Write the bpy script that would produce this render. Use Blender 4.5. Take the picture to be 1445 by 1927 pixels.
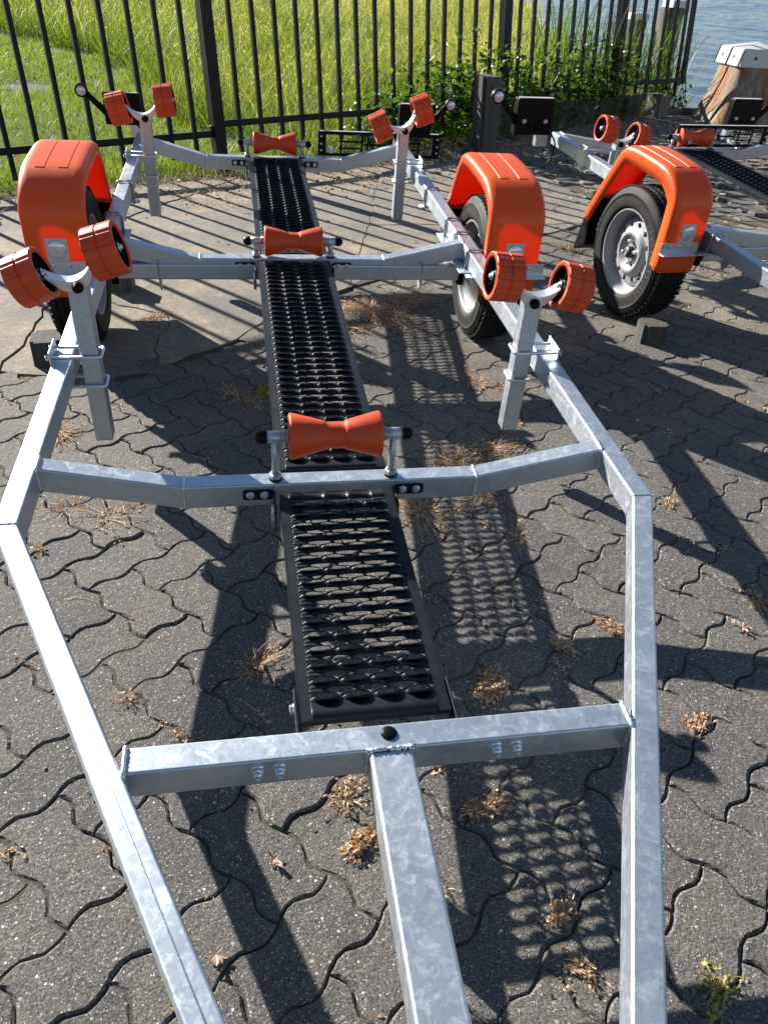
import bpy, bmesh, math, random
import numpy as np
from mathutils import Vector, Matrix, noise
for o in list(bpy.data.objects): bpy.data.objects.remove(o)
sc = bpy.context.scene
COL = sc.collection
R = math.radians
random.seed(7)
rng = np.random.default_rng(7)

# ------------------------------------------------------------------ camera, sky, sun, exposure
# The quay slopes a few degrees.  Everything is laid out in the plane of the paving ("quay frame")
# and the whole place is turned by ROT at the end, so that the water is level.
NW = Vector((-0.0555, -0.0201, 1.0)).normalized()          # true vertical in the quay frame
ROT = NW.rotation_difference(Vector((0, 0, 1))).to_matrix().to_4x4()
CAMP = Vector((0, 0, 1.22))
right = Vector((0.997682, 0.038418, 0.056164)); up = Vector((-0.068047, 0.563277, 0.823462)); fwd = Vector((0, 0.825375, -0.564585))
cam = bpy.data.cameras.new('camera'); camo = bpy.data.objects.new('camera', cam); COL.objects.link(camo)
mc = Matrix.Identity(4)
for i in range(3):
    mc[i][0] = right[i]; mc[i][1] = up[i]; mc[i][2] = -fwd[i]; mc[i][3] = CAMP[i]
camo.matrix_world = ROT @ mc
cam.sensor_fit = 'VERTICAL'; cam.sensor_height = 32.0; cam.lens = 1479.06/1927*32.0
cam.clip_start = 0.03; cam.clip_end = 3000
sc.camera = camo
SUN_AZ, SUN_EL = 129.7, 25.5                                # heading of the shadows, height of the sun
sd = Vector((math.sin(R(SUN_AZ))*math.cos(R(SUN_EL)), math.cos(R(SUN_AZ))*math.cos(R(SUN_EL)), -math.sin(R(SUN_EL))))
sdw = (ROT.to_3x3() @ sd).normalized()
sun = bpy.data.lights.new('sun', 'SUN'); suno = bpy.data.objects.new('sun', sun); COL.objects.link(suno)
suno.rotation_euler = sdw.to_track_quat('-Z', 'Y').to_euler()
sun.energy = 5.0; sun.angle = R(0.55); sun.color = (1.0, 0.94, 0.85)
w = bpy.data.worlds.new('World'); sc.world = w; w.use_nodes = True
wn = w.node_tree.nodes; wl = w.node_tree.links
bg = wn['Background']; sky = wn.new('ShaderNodeTexSky'); sky.sky_type = 'NISHITA'; sky.sun_disc = False
sky.sun_elevation = math.asin(-sdw.z); sky.sun_rotation = math.atan2(-sdw.x, -sdw.y)
sky.air_density = 1.0; sky.dust_density = 0.1; sky.ozone_density = 1.5
bg.inputs['Strength'].default_value = 0.050
wl.new(sky.outputs[0], bg.inputs['Color'])
vs = sc.view_settings; vs.view_transform = 'Standard'; vs.look = 'None'; vs.gamma = 1; vs.exposure = 1.52
sc.render.engine = 'CYCLES'

# ------------------------------------------------------------------ helpers
def tag(o, label=None, cat=None, group=None, kind=None):
    if label: o['label'] = label
    if cat: o['category'] = cat
    if group: o['group'] = group
    if kind: o['kind'] = kind
    return o
def link(o, parent=None):
    COL.objects.link(o)
    if parent is not None: o.parent = parent
    return o
def empty(name, loc=(0, 0, 0), rz=0, parent=None):
    o = bpy.data.objects.new(name, None); o.empty_display_size = .1
    o.location = loc; o.rotation_euler = (0, 0, rz); return link(o, parent)

class MB:
    """collects geometry for one mesh"""
    def __init__(s): s.v = []; s.f = []; s.m = []; s.sm = []; s.cuts = []
    def cut(s): s.cuts.append((len(s.v), len(s.f)))
    def add(s, verts, faces, mi=0, smooth=False, M=None):
        b = len(s.v)
        for p in verts:
            p = Vector(p)
            if M is not None: p = M @ p
            s.v.append(tuple(p))
        for f in faces:
            s.f.append(tuple(b+i for i in f)); s.m.append(mi); s.sm.append(smooth)
        return s
    def box(s, c, d, mi=0, M=None):
        x, y, z = c; a, b, e = d[0]/2, d[1]/2, d[2]/2
        vs_ = [(x+i*a, y+j*b, z+k*e) for k in (-1, 1) for j in (-1, 1) for i in (-1, 1)]
        return s.add(vs_, [(0, 2, 3, 1), (4, 5, 7, 6), (0, 1, 5, 4), (2, 6, 7, 3), (0, 4, 6, 2), (1, 3, 7, 5)], mi, False, M)
    def prism(s, poly, a, b, axis='z', mi=0, M=None):
        """extrude 2-D polygon between a and b along an axis"""
        def P(p, h):
            return {'z': (p[0], p[1], h), 'y': (p[0], h, p[1]), 'x': (h, p[0], p[1])}[axis]
        n = len(poly); ar = sum(poly[i][0]*poly[(i+1) % n][1]-poly[(i+1) % n][0]*poly[i][1] for i in range(n))
        flip = (ar < 0) ^ (axis == 'y') ^ (b < a)
        vs_ = [P(p, a) for p in poly]+[P(p, b) for p in poly]
        fs = [tuple(range(n-1, -1, -1)), tuple(range(n, 2*n))]+[(i, (i+1) % n, n+(i+1) % n, n+i) for i in range(n)]
        if flip: fs = [tuple(reversed(f)) for f in fs]
        return s.add(vs_, fs, mi, False, M)
    def lathe(s, prof, seg=24, axis='x', mi=0, M=None, caps=False, smooth=True, arc=None):
        """prof = [(h, r)] revolved about axis"""
        n = len(prof); vs_ = []
        for k in range(seg):
            a = 2*math.pi*k/seg; c_, s_ = math.cos(a), math.sin(a)
            for h, r in prof:
                vs_.append({'x': (h, r*c_, r*s_), 'y': (r*s_, h, r*c_), 'z': (r*c_, r*s_, h)}[axis])
        fs = []
        for k in range(seg):
            k2 = (k+1) % seg
            for i in range(n-1): fs.append((k*n+i, k2*n+i, k2*n+i+1, k*n+i+1))
        s.add(vs_, [tuple(reversed(f)) for f in fs], mi, smooth, M)
        if caps:
            b = len(s.v)-len(vs_)
            s.f.append(tuple(b+k*n for k in range(seg))); s.m.append(mi); s.sm.append(False)
            s.f.append(tuple(b+k*n+n-1 for k in reversed(range(seg)))); s.m.append(mi); s.sm.append(False)
        return s
    def tube(s, pts, r, seg=8, mi=0, M=None, caps=True):
        pts = [Vector(p) for p in pts]; n = len(pts); vs_ = []; ref = None
        for i, p in enumerate(pts):
            t = (pts[min(i+1, n-1)]-pts[max(i-1, 0)]).normalized()
            if ref is None: ref = Vector((0, 0, 1)) if abs(t.z) < .9 else Vector((1, 0, 0))
            a = t.cross(ref).normalized(); b = t.cross(a); ref = -b if False else ref
            rr = r[i] if isinstance(r, (list, tuple)) else r
            for k in range(seg):
                q = 2*math.pi*k/seg; vs_.append(tuple(p+(a*math.cos(q)+b*math.sin(q))*rr))
        fs = [(i*seg+k, i*seg+(k+1) % seg, (i+1)*seg+(k+1) % seg, (i+1)*seg+k) for i in range(n-1) for k in range(seg)]
        s.add(vs_, fs, mi, True, M)
        if caps:
            b = len(s.v)-len(vs_)
            s.f.append(tuple(b+k for k in reversed(range(seg)))); s.m.append(mi); s.sm.append(False)
            s.f.append(tuple(b+(n-1)*seg+k for k in range(seg))); s.m.append(mi); s.sm.append(False)
        return s
    def mesh(s, name, mats):
        me = bpy.data.meshes.new(name); me.from_pydata(s.v, [], s.f)
        for m in (mats if isinstance(mats, (list, tuple)) else [mats]): me.materials.append(m)
        me.polygons.foreach_set('material_index', s.m); me.polygons.foreach_set('use_smooth', s.sm)
        me.validate(); me.update(); return me
    def build(s, name, mats, parent=None, bevel=0, seg=2):
        o = bpy.data.objects.new(name, s.mesh(name, mats)); link(o, parent)
        if bevel: add_bevel(o, bevel, seg)
        return o
def islands(m, name, mats, parent=None, bevel=0, seg=2):
    """one object for every m.cut() section"""
    cuts = m.cuts+[(len(m.v), len(m.f))]; a, b = 0, 0; out = []
    for v1, f1 in cuts:
        if f1 == b: continue
        q = MB(); q.v = m.v[a:v1]; q.f = [tuple(i-a for i in f) for f in m.f[b:f1]]; q.m = m.m[b:f1]; q.sm = m.sm[b:f1]
        out.append(q.build(name, mats, parent, bevel, seg)); a, b = v1, f1
    return out
def add_bevel(o, wd, seg=2):
    md = o.modifiers.new('bevel', 'BEVEL'); md.width = wd; md.segments = seg; md.limit_method = 'ANGLE'; md.angle_limit = R(32)
    md.harden_normals = True
    o.data.polygons.foreach_set('use_smooth', [True]*len(o.data.polygons))
def bez(p0, p1, p2, n=8):
    p0, p1, p2 = Vector(p0), Vector(p1), Vector(p2)
    return [p0*(1-t)**2+p1*2*t*(1-t)+p2*t*t for t in [i/n for i in range(n+1)]]

# ------------------------------------------------------------------ materials
def mat(name):
    m = bpy.data.materials.new(name); m.use_nodes = True; nt = m.node_tree
    b = nt.nodes['Principled BSDF']; return m, nt, b
def N(nt, typ, **kw):
    n = nt.nodes.new(typ)
    for k, v in kw.items():
        if k in n.inputs: n.inputs[k].default_value = v
        else: setattr(n, k, v)
    return n
def ramp(nt, fac, stops, interp='LINEAR'):
    n = nt.nodes.new('ShaderNodeValToRGB'); cr = n.color_ramp; cr.interpolation = interp
    while len(cr.elements) < len(stops): cr.elements.new(.5)
    for e, (p, c) in zip(cr.elements, stops):
        e.position = p; e.color = (c, c, c, 1) if isinstance(c, (int, float)) else (*c, 1)
    nt.links.new(fac, n.inputs[0]); return n.outputs[0]
def mixc(nt, fac, a, b, mode='MIX'):
    n = nt.nodes.new('ShaderNodeMix'); n.data_type = 'RGBA'; n.blend_type = mode
    for s_, v in ((n.inputs[0], fac), (n.inputs[6], a), (n.inputs[7], b)):
        if hasattr(v, 'links') or isinstance(v, bpy.types.NodeSocket): nt.links.new(v, s_)
        else: s_.default_value = v if isinstance(v, (int, float)) else (*v, 1)
    return n.outputs[2]
def noisef(nt, vec, scale, detail=4, rough=.6, dist=0):
    n = N(nt, 'ShaderNodeTexNoise'); n.inputs['Scale'].default_value = scale; n.inputs['Detail'].default_value = detail
    n.inputs['Roughness'].default_value = rough; n.inputs['Distortion'].default_value = dist
    nt.links.new(vec, n.inputs['Vector']); return n.outputs[0]
def pos(nt): return nt.nodes.new('ShaderNodeNewGeometry').outputs['Position']
def objc(nt): return nt.nodes.new('ShaderNodeTexCoord').outputs['Object']
def scalev(nt, vec, s):
    n = nt.nodes.new('ShaderNodeMapping'); n.inputs['Scale'].default_value = s; nt.links.new(vec, n.inputs[0]); return n.outputs[0]
def bump(nt, h, b, strength=.3, dist=.002, prev=None):
    n = nt.nodes.new('ShaderNodeBump'); n.inputs['Strength'].default_value = strength; n.inputs['Distance'].default_value = dist
    nt.links.new(h, n.inputs['Height'])
    if prev is not None: nt.links.new(prev, n.inputs['Normal'])
    if b is not None: nt.links.new(n.outputs[0], b.inputs['Normal'])
    return n.outputs[0]
def math_(nt, op, a, b=None):
    n = nt.nodes.new('ShaderNodeMath'); n.operation = op
    for i, v in enumerate((a, b)):
        if v is None: continue
        if isinstance(v, (int, float)): n.inputs[i].default_value = v
        else: nt.links.new(v, n.inputs[i])
    return n.outputs[0]

def simple(name, col, rough=.5, metal=0, spec=.5, nscale=0, namp=.15, bscale=0, bstr=.1, coat=0):
    m, nt, b = mat(name); b.inputs['Roughness'].default_value = rough; b.inputs['Metallic'].default_value = metal
    b.inputs['Specular IOR Level'].default_value = spec; b.inputs['Coat Weight'].default_value = coat
    if nscale:
        f = noisef(nt, objc(nt), nscale, 5, .65)
        c = mixc(nt, f, tuple(x*(1-namp) for x in col), tuple(min(1, x*(1+namp)) for x in col))
        nt.links.new(c, b.inputs['Base Color'])
        r = ramp(nt, f, [(.3, max(0, rough-.08)), (.7, min(1, rough+.1))]); nt.links.new(r, b.inputs['Roughness'])
    else: b.inputs['Base Color'].default_value = (*col, 1)
    if bscale: bump(nt, noisef(nt, objc(nt), bscale, 3), b, bstr, .001)
    return m

def galvanised():
    m, nt, b = mat('galvanised_steel'); o = objc(nt)
    v = N(nt, 'ShaderNodeTexVoronoi'); v.inputs['Scale'].default_value = 110; v.inputs['Randomness'].default_value = 1
    nd = noisef(nt, o, 30, 3); add = nt.nodes.new('ShaderNodeVectorMath'); add.operation = 'MULTIPLY_ADD'
    cmb = nt.nodes.new('ShaderNodeCombineXYZ'); nt.links.new(nd, cmb.inputs[0]); nt.links.new(noisef(nt, scalev(nt, o, (1.3, 1, .7)), 23, 2), cmb.inputs[1])
    nt.links.new(cmb.outputs[0], add.inputs[0]); add.inputs[1].default_value = (.03, .03, .03); nt.links.new(o, add.inputs[2])
    nt.links.new(add.outputs[0], v.inputs['Vector'])
    sp = nt.nodes.new('ShaderNodeSeparateColor'); nt.links.new(v.outputs['Color'], sp.inputs[0])
    big = noisef(nt, o, 6, 6, .65); fine = noisef(nt, o, 160, 3)
    c1 = mixc(nt, sp.outputs[0], (.385, .435, .49), (.45, .50, .555))
    blot = ramp(nt, noisef(nt, o, 34, 6, .75, .8), [(.50, 0.0), (.62, 1.0)])
    c2 = mixc(nt, math_(nt, 'MULTIPLY', blot, .28), c1, (.55, .59, .63))
    stain = ramp(nt, noisef(nt, scalev(nt, o, (1, 1, 2)), 9, 6, .72), [(.60, 0.0), (.72, 1.0)])
    c3 = mixc(nt, math_(nt, 'MULTIPLY', stain, .35), c2, (.47, .47, .45))
    nt.links.new(c3, b.inputs['Base Color'])
    b.inputs['Metallic'].default_value = .80
    rr = math_(nt, 'ADD', ramp(nt, big, [(.3, .36), (.7, .48)]), math_(nt, 'MULTIPLY', sp.outputs[1], .04))
    rr = math_(nt, 'ADD', rr, math_(nt, 'MULTIPLY', blot, .12)); nt.links.new(rr, b.inputs['Roughness'])
    h = math_(nt, 'ADD', math_(nt, 'MULTIPLY', fine, .35), math_(nt, 'MULTIPLY', big, 1.2))
    bump(nt, h, b, .22, .0012)
    return m
GALV = galvanised()
ZINC = simple('zinc_plate', (.56, .60, .64), .36, .85, nscale=18, namp=.06)
WELD = simple('weld', (.66, .68, .70), .36, .85, nscale=60, namp=.2, bscale=220, bstr=.6)
CAST = simple('cast_aluminium', (.60, .60, .58), .38, .75, nscale=25, namp=.08, bscale=300, bstr=.1)
PTUBE = simple('grey_tube', (.38, .40, .42), .42, .55, nscale=30, namp=.1)
BLACKPL = simple('black_plastic', (.0022, .0024, .003), .45, 0, .12, nscale=20, namp=.3, bscale=150, bstr=.05)
BLACKPT = simple('black_powder_coat', (.005, .008, .013), .46, 0, .25, nscale=12, namp=.2, bscale=500, bstr=.06)
FENCE = simple('black_fence_paint', (.0035, .0036, .0045), .45, 0, .22, nscale=14, namp=.35, bscale=120, bstr=.12)
HUBPL = simple('hub_black', (.02, .02, .02), .5)
WHITE = simple('white_print', (.75, .75, .72), .5)
SILVER = simple('silver_rim_paint', (.27, .275, .30), .46, .1, nscale=30, namp=.05)
LENSW = simple('white_reflector', (.55, .53, .60), .12, .35, .8, nscale=160, namp=.5)
LENSR = simple('red_lens', (.6, .02, .015), .1, 0, .8)
LENSA = simple('amber_lens', (.95, .28, .01), .12, 0, .8)
BLUEC = simple('blue_connector', (.02, .09, .45), .4)
GREENC = simple('green_connector', (.01, .25, .20), .4)
def redrubber():
    m, nt, b = mat('red_polyurethane'); o = objc(nt); f = noisef(nt, o, 22, 5, .6)
    c = mixc(nt, f, (.45, .044, .010), (.58, .070, .015)); 
    s = ramp(nt, noisef(nt, o, 140, 4, .7), [(.66, 0.0), (.74, 1.0)]); c = mixc(nt, math_(nt, 'MULTIPLY', s, .25), c, (.62, .35, .28))
    gr = ramp(nt, noisef(nt, scalev(nt, o, (1, 3, 3)), 11, 6, .75), [(.5, 0.0), (.72, .35)]); c = mixc(nt, gr, c, (.20, .05, .025))
    nt.links.new(c, b.inputs['Base Color'])
    nt.links.new(ramp(nt, f, [(.3, .42), (.7, .56)]), b.inputs['Roughness']); b.inputs['Specular IOR Level'].default_value = .32
    bump(nt, noisef(nt, o, 90, 4), b, .06, .001); return m
RED = redrubber()
def guardmat():
    m, nt, b = mat('orange_plastic'); o = objc(nt); f = noisef(nt, o, 9, 6, .65)
    c = mixc(nt, f, (.68, .094, .012), (.76, .112, .015)); nt.links.new(c, b.inputs['Base Color'])
    b.inputs['Roughness'].default_value = .42; b.inputs['Specular IOR Level'].default_value = .45
    dust = ramp(nt, noisef(nt, scalev(nt, o, (1, .4, .4)), 70, 4, .7), [(.5, .38), (.75, .52)]); nt.links.new(dust, b.inputs['Roughness'])
    t = nt.nodes.new('ShaderNodeBsdfTranslucent'); t.inputs[0].default_value = (1, .020, .006, 1)
    mx = nt.nodes.new('ShaderNodeMixShader'); mx.inputs[0].default_value = .28
    nt.links.new(b.outputs[0], mx.inputs[1]); nt.links.new(t.outputs[0], mx.inputs[2])
    nt.links.new(mx.outputs[0], nt.nodes['Material Output'].inputs[0])
    bump(nt, noisef(nt, o, 130, 3), b, .04, .001); return m
GUARD = guardmat()
def tyremat():
    m, nt, b = mat('tyre_rubber'); o = objc(nt)
    d = noisef(nt, o, 26, 6, .7); c = mixc(nt, ramp(nt, d, [(.42, 0.0), (.7, 1.0)]), (.006, .006, .0065), (.022, .020, .018))
    nt.links.new(c, b.inputs['Base Color']); b.inputs['Roughness'].default_value = .68; b.inputs['Specular IOR Level'].default_value = .22
    bump(nt, noisef(nt, o, 260, 3), b, .2, .001); return m
TYRE = tyremat()
TYREL = simple('tyre_letters', (.11, .11, .11), .5)
def pavermat(dark=(.076, .073, .071), light=(.124, .118, .110), name='concrete_paver'):
    m, nt, b = mat(name); p = pos(nt)
    oi = nt.nodes.new('ShaderNodeObjectInfo'); at = nt.nodes.new('ShaderNodeAttribute'); at.attribute_name = 'tone'
    rnd = math_(nt, 'FRACT', math_(nt, 'ADD', oi.outputs['Random'], at.outputs['Fac']))
    f = noisef(nt, p, 9, 6, .62); fine = noisef(nt, p, 210, 4, .7); mid = noisef(nt, p, 60, 4, .7)
    c = mixc(nt, f, dark, light)
    c = mixc(nt, rnd, mixc(nt, 1.0, c, (.80, .80, .82), 'MULTIPLY'), mixc(nt, 1.0, c, (1.26, 1.22, 1.16), 'MULTIPLY'))
    wv = nt.nodes.new('ShaderNodeVectorMath'); wv.operation = 'ADD'; cx_ = nt.nodes.new('ShaderNodeCombineXYZ'); nt.links.new(math_(nt, 'MULTIPLY', rnd, 40.0), cx_.inputs[0]); nt.links.new(p, wv.inputs[0]); nt.links.new(cx_.outputs[0], wv.inputs[1])
    blk = noisef(nt, wv.outputs[0], 16, 6, .7, .5)
    c = mixc(nt, ramp(nt, blk, [(.48, 0.0), (.68, .55)]), c, mixc(nt, 1.0, c, (1.55, 1.42, 1.22), 'MULTIPLY'))
    c = mixc(nt, ramp(nt, blk, [(.30, .5), (.44, 0.0)]), c, mixc(nt, 1.0, c, (.62, .60, .58), 'MULTIPLY'))
    c = mixc(nt, ramp(nt, fine, [(.34, .85), (.60, 0.0)]), c, (.020, .019, .019))
    c = mixc(nt, ramp(nt, noisef(nt, p, 420, 2, .6), [(.52, 0.0), (.70, .55)]), c, (.26, .25, .24))
    # aggregate grains showing in the worn face
    v = N(nt, 'ShaderNodeTexVoronoi'); v.inputs['Scale'].default_value = 115; nt.links.new(p, v.inputs['Vector'])
    sp = nt.nodes.new('ShaderNodeSeparateColor'); nt.links.new(v.outputs['Color'], sp.inputs[0])
    rad = math_(nt, 'MULTIPLY', sp.outputs[2], .16); dsc = math_(nt, 'LESS_THAN', math_(nt, 'ADD', v.outputs['Distance'], math_(nt, 'MULTIPLY', fine, .12)), math_(nt, 'ADD', rad, .20))
    g1 = math_(nt, 'MULTIPLY', dsc, ramp(nt, sp.outputs[0], [(.74, 0.0), (.78, 1.0)]))
    gc = ramp(nt, sp.outputs[1], [(0, (.20, .17, .13)), (.5, (.34, .32, .29)), (1, (.55, .53, .50))])
    c = mixc(nt, g1, c, gc)
    v2 = N(nt, 'ShaderNodeTexVoronoi'); v2.inputs['Scale'].default_value = 230; nt.links.new(p, v2.inputs['Vector'])
    sp2 = nt.nodes.new('ShaderNodeSeparateColor'); nt.links.new(v2.outputs['Color'], sp2.inputs[0])
    g2 = math_(nt, 'MULTIPLY', ramp(nt, v2.outputs['Distance'], [(.25, 1.0), (.36, 0.0)]), ramp(nt, sp2.outputs[0], [(.66, 0.0), (.72, 1.0)]))
    c = mixc(nt, math_(nt, 'MULTIPLY', g2, .85), c, ramp(nt, sp2.outputs[1], [(0, (.22, .19, .16)), (1, (.48, .46, .43))]))
    # sand blown over part of the yard, and rusty / mossy spots
    sx = nt.nodes.new('ShaderNodeSeparateXYZ'); nt.links.new(p, sx.inputs[0])
    far = ramp(nt, math_(nt, 'MULTIPLY', sx.outputs[1], .2), [(.36, 0.0), (.72, 1.0)])
    sn = ramp(nt, noisef(nt, p, 1.7, 7, .68, .3), [(.44, 0.0), (.62, 1.0)])
    c = mixc(nt, math_(nt, 'MULTIPLY', math_(nt, 'MULTIPLY', sn, far), .5), c, (.27, .22, .16))
    st = ramp(nt, noisef(nt, p, 13, 6, .7), [(.62, 0.0), (.74, 1.0)]); c = mixc(nt, math_(nt, 'MULTIPLY', st, .35), c, (.17, .115, .055))
    nt.links.new(c, b.inputs['Base Color']); b.inputs['Roughness'].default_value = .85
    b.inputs['Specular IOR Level'].default_value = .35
    h = math_(nt, 'ADD', math_(nt, 'MULTIPLY', fine, .8), math_(nt, 'ADD', math_(nt, 'MULTIPLY', mid, 1.4), math_(nt, 'MULTIPLY', g1, .35)))
    bump(nt, h, b, .75, .0030); return m
PAVER = pavermat()
SETT = pavermat((.085, .080, .076), (.13, .12, .115), 'old_sett')
def slabmat():
    m, nt, b = mat('sandy_concrete'); p = pos(nt)
    f = noisef(nt, p, 2.2, 7, .66, .5); fine = noisef(nt, p, 180, 4, .75); mid = noisef(nt, p, 40, 5, .7)
    c = mixc(nt, ramp(nt, f, [(.44, 0.0), (.66, 1.0)]), (.145, .134, .120), (.35, .27, .18))
    c = mixc(nt, ramp(nt, mid, [(.35, .75), (.62, 0.0)]), c, (.105, .095, .082))
    c = mixc(nt, ramp(nt, noisef(nt, p, 7, 6, .7), [(.5, 0.0), (.66, .6)]), c, (.12, .11, .10))
    v = N(nt, 'ShaderNodeTexVoronoi'); v.inputs['Scale'].default_value = 190; nt.links.new(p, v.inputs['Vector'])
    sp = nt.nodes.new('ShaderNodeSeparateColor'); nt.links.new(v.outputs['Color'], sp.inputs[0])
    g = math_(nt, 'MULTIPLY', ramp(nt, v.outputs['Distance'], [(.22, 1.0), (.34, 0.0)]), ramp(nt, sp.outputs[0], [(.78, 0.0), (.84, 1.0)]))
    c = mixc(nt, g, c, ramp(nt, sp.outputs[1], [(0, (.10, .09, .08)), (.5, (.35, .32, .28)), (1, (.55, .5, .44))]))
    nt.links.new(c, b.inputs['Base Color']); b.inputs['Roughness'].default_value = .9
    bump(nt, math_(nt, 'ADD', fine, math_(nt, 'MULTIPLY', mid, 1.6)), b, .6, .003); return m
SLAB = slabmat()
def soilmat():
    m, nt, b = mat('soil'); p = pos(nt); at = nt.nodes.new('ShaderNodeAttribute'); at.attribute_name = 'soil'
    f = noisef(nt, p, 14, 6, .7); c1 = mixc(nt, f, (.038, .032, .026), (.105, .088, .066))
    c1 = mixc(nt, ramp(nt, noisef(nt, p, 5, 5), [(.5, 0.0), (.65, .7)]), c1, (.06, .065, .02))
    c2 = mixc(nt, f, (.035, .045, .012), (.09, .10, .03))
    nt.links.new(mixc(nt, at.outputs['Fac'], c1, c2), b.inputs['Base Color']); b.inputs['Roughness'].default_value = .95
    bump(nt, noisef(nt, p, 90, 5, .75), b, .9, .006); return m
SOIL = soilmat()
def leafmat(name, stops, trans=.35, rough=.5, tcol=None):
    m, nt, b = mat(name); at = nt.nodes.new('ShaderNodeAttribute'); at.attribute_name = 'tone'
    c = ramp(nt, at.outputs['Fac'], stops); nt.links.new(c, b.inputs['Base Color']); b.inputs['Roughness'].default_value = rough
    b.inputs['Specular IOR Level'].default_value = .35
    t = nt.nodes.new('ShaderNodeBsdfTranslucent'); tc = mixc(nt, 1.0, c, tcol or (1.5, 1.6, .7), 'MULTIPLY'); nt.links.new(tc, t.inputs[0])
    mx = nt.nodes.new('ShaderNodeMixShader'); mx.inputs[0].default_value = trans
    nt.links.new(b.outputs[0], mx.inputs[1]); nt.links.new(t.outputs[0], mx.inputs[2])
    nt.links.new(mx.outputs[0], nt.nodes['Material Output'].inputs[0]); return m
LAWN = leafmat('lawn_blades', [(0, (.080, .125, .012)), (.5, (.135, .190, .018)), (.85, (.19, .23, .030)), (1, (.30, .26, .10))], .45)
TALL = leafmat('meadow_blades', [(0, (.072, .120, .014)), (.45, (.135, .185, .024)), (.65, (.24, .25, .06)), (.82, (.33, .30, .12)), (1, (.46, .40, .22))], .42)
REED = leafmat('reed_blades', [(0, (.035, .075, .02)), (.6, (.07, .13, .03)), (1, (.16, .19, .05))], .4)
LEAF = leafmat('broad_leaves', [(0, (.028, .060, .012)), (.6, (.060, .115, .018)), (1, (.13, .19, .03))], .4, .42)
DRYW = leafmat('dry_weed', [(0, (.14, .08, .045)), (.35, (.33, .20, .11)), (.65, (.56, .39, .24)), (1, (.74, .60, .43))], .25, .7, (1.2, 1.0, .8))
PINKW = leafmat('pink_rosette', [(0, (.26, .17, .14)), (1, (.42, .31, .26))], .25, .6, (1.1, 1, .9))
YELW = leafmat('yellowing_weed', [(0, (.20, .18, .04)), (.5, (.40, .36, .07)), (1, (.62, .50, .16))], .35, .6, (1.2, 1.1, .7))
PETAL = leafmat('white_petal', [(0, (.75, .75, .74)), (1, (.86, .86, .85))], .35, .6, (1, 1, 1))
def woodmat(name, c0, c1, c2, sc_=(30, 30, 2.2), rust=False, bs=.9):
    m, nt, b = mat(name); o = objc(nt); v = scalev(nt, o, sc_)
    f = noisef(nt, v, 1.0, 8, .7, 1.2); c = ramp(nt, f, [(.28, c0), (.5, c1), (.72, c2)])
    if rust:
        g = noisef(nt, scalev(nt, o, (6, 6, .55)), 1.3, 4, .55, .3); rr = ramp(nt, g, [(.46, 0.0), (.56, 1.0)])
        c = mixc(nt, math_(nt, 'MULTIPLY', rr, .85), c, mixc(nt, f, (.11, .035, .012), (.34, .15, .05)))
    nt.links.new(c, b.inputs['Base Color']); b.inputs['Roughness'].default_value = .85
    bump(nt, f, b, bs, .012); return m
WOOD = woodmat('weathered_wood', (.035, .030, .026), (.12, .105, .09), (.22, .20, .17))
WOODB = woodmat('bollard_wood', (.045, .032, .022), (.20, .165, .125), (.36, .32, .27), (26, 26, 2.0), True, 1.0)
WOODD = woodmat('dark_board', (.020, .019, .018), (.055, .052, .05), (.10, .095, .09))
CAPM = simple('painted_steel_cap', (.44, .44, .44), .5, .1, nscale=10, namp=.15, bscale=60, bstr=.15)
RUST = simple('rusty_bolt', (.13, .05, .02), .8, .3, nscale=60, namp=.5)
def watermat():
    m, nt, b = mat('water'); p = pos(nt)
    b.inputs['Base Color'].default_value = (.050, .075, .115, 1); b.inputs['Roughness'].default_value = .16; b.inputs['Specular Tint'].default_value = (.75, .86, 1, 1); b.inputs['IOR'].default_value = 1.33
    v = scalev(nt, p, (1.0, 2.2, 1)); a = noisef(nt, v, 3.2, 4, .6, .4); c = noisef(nt, scalev(nt, p, (1.0, 2.8, 1)), 1.05, 5, .62, .6)
    h = math_(nt, 'ADD', math_(nt, 'MULTIPLY', a, .45), c); bump(nt, h, b, .8, .04); return m
WATER = watermat()

# ------------------------------------------------------------------ the lie of the land
FA = Vector((-1.323, 5.915, 0)); FE = Vector((0.1315, 0.1155, 0.0066)); FU = Vector((-0.0553, 0.0735, 1)).normalized()
FN2 = Vector((-FE.y, FE.x)).normalized()                    # away from the yard, across the fence line
def fdist(x, y): return (x-FA.x)*FN2.x+(y-FA.y)*FN2.y        # >0 behind the fence
def gh(x, y): return .056*max(0.0, y-6.0) if y < 16 else .56
def xr(y):                                                   # right-hand edge of the land
    P = [(-6, 14), (8.9, 14), (9.30, 14), (9.32, 3.25), (9.8, 2.75), (10.5, 2.25), (11.5, 2.0), (14, 1.9), (20, 2.5), (30, 2.9), (45, 3.0), (90, 0)]
    for (a, b), (c, e) in zip(P, P[1:]):
        if a <= y <= c: return b+(e-b)*(y-a)/(c-a)
    return 0
ys = list(np.arange(-6, 12, .3))+[9.30, 9.32]+list(np.arange(12, 92, 2.0)); ys = sorted(set(round(float(y), 3) for y in ys))
mb = MB(); NX = 60
for y in ys:
    r_ = xr(y)
    for i in range(NX+1):
        x = -45+(r_+45)*(i/NX)**.45
        mb.v.append((x, y, gh(x, y)-.011))
    mb.v.append((r_, y, -2.2))
for j in range(len(ys)-1):
    for i in range(NX+1):
        a = j*(NX+2)+i; mb.f.append((a, a+1, a+NX+3, a+NX+2)); mb.m.append(0); mb.sm.append(False)
g = mb.build('ground', SOIL); tag(g, kind='structure')
a = g.data.attributes.new('soil', 'FLOAT', 'POINT')
a.data.foreach_set('value', [min(1, max(0, fdist(v[0], v[1])*3+.3)) for v in mb.v])
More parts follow.
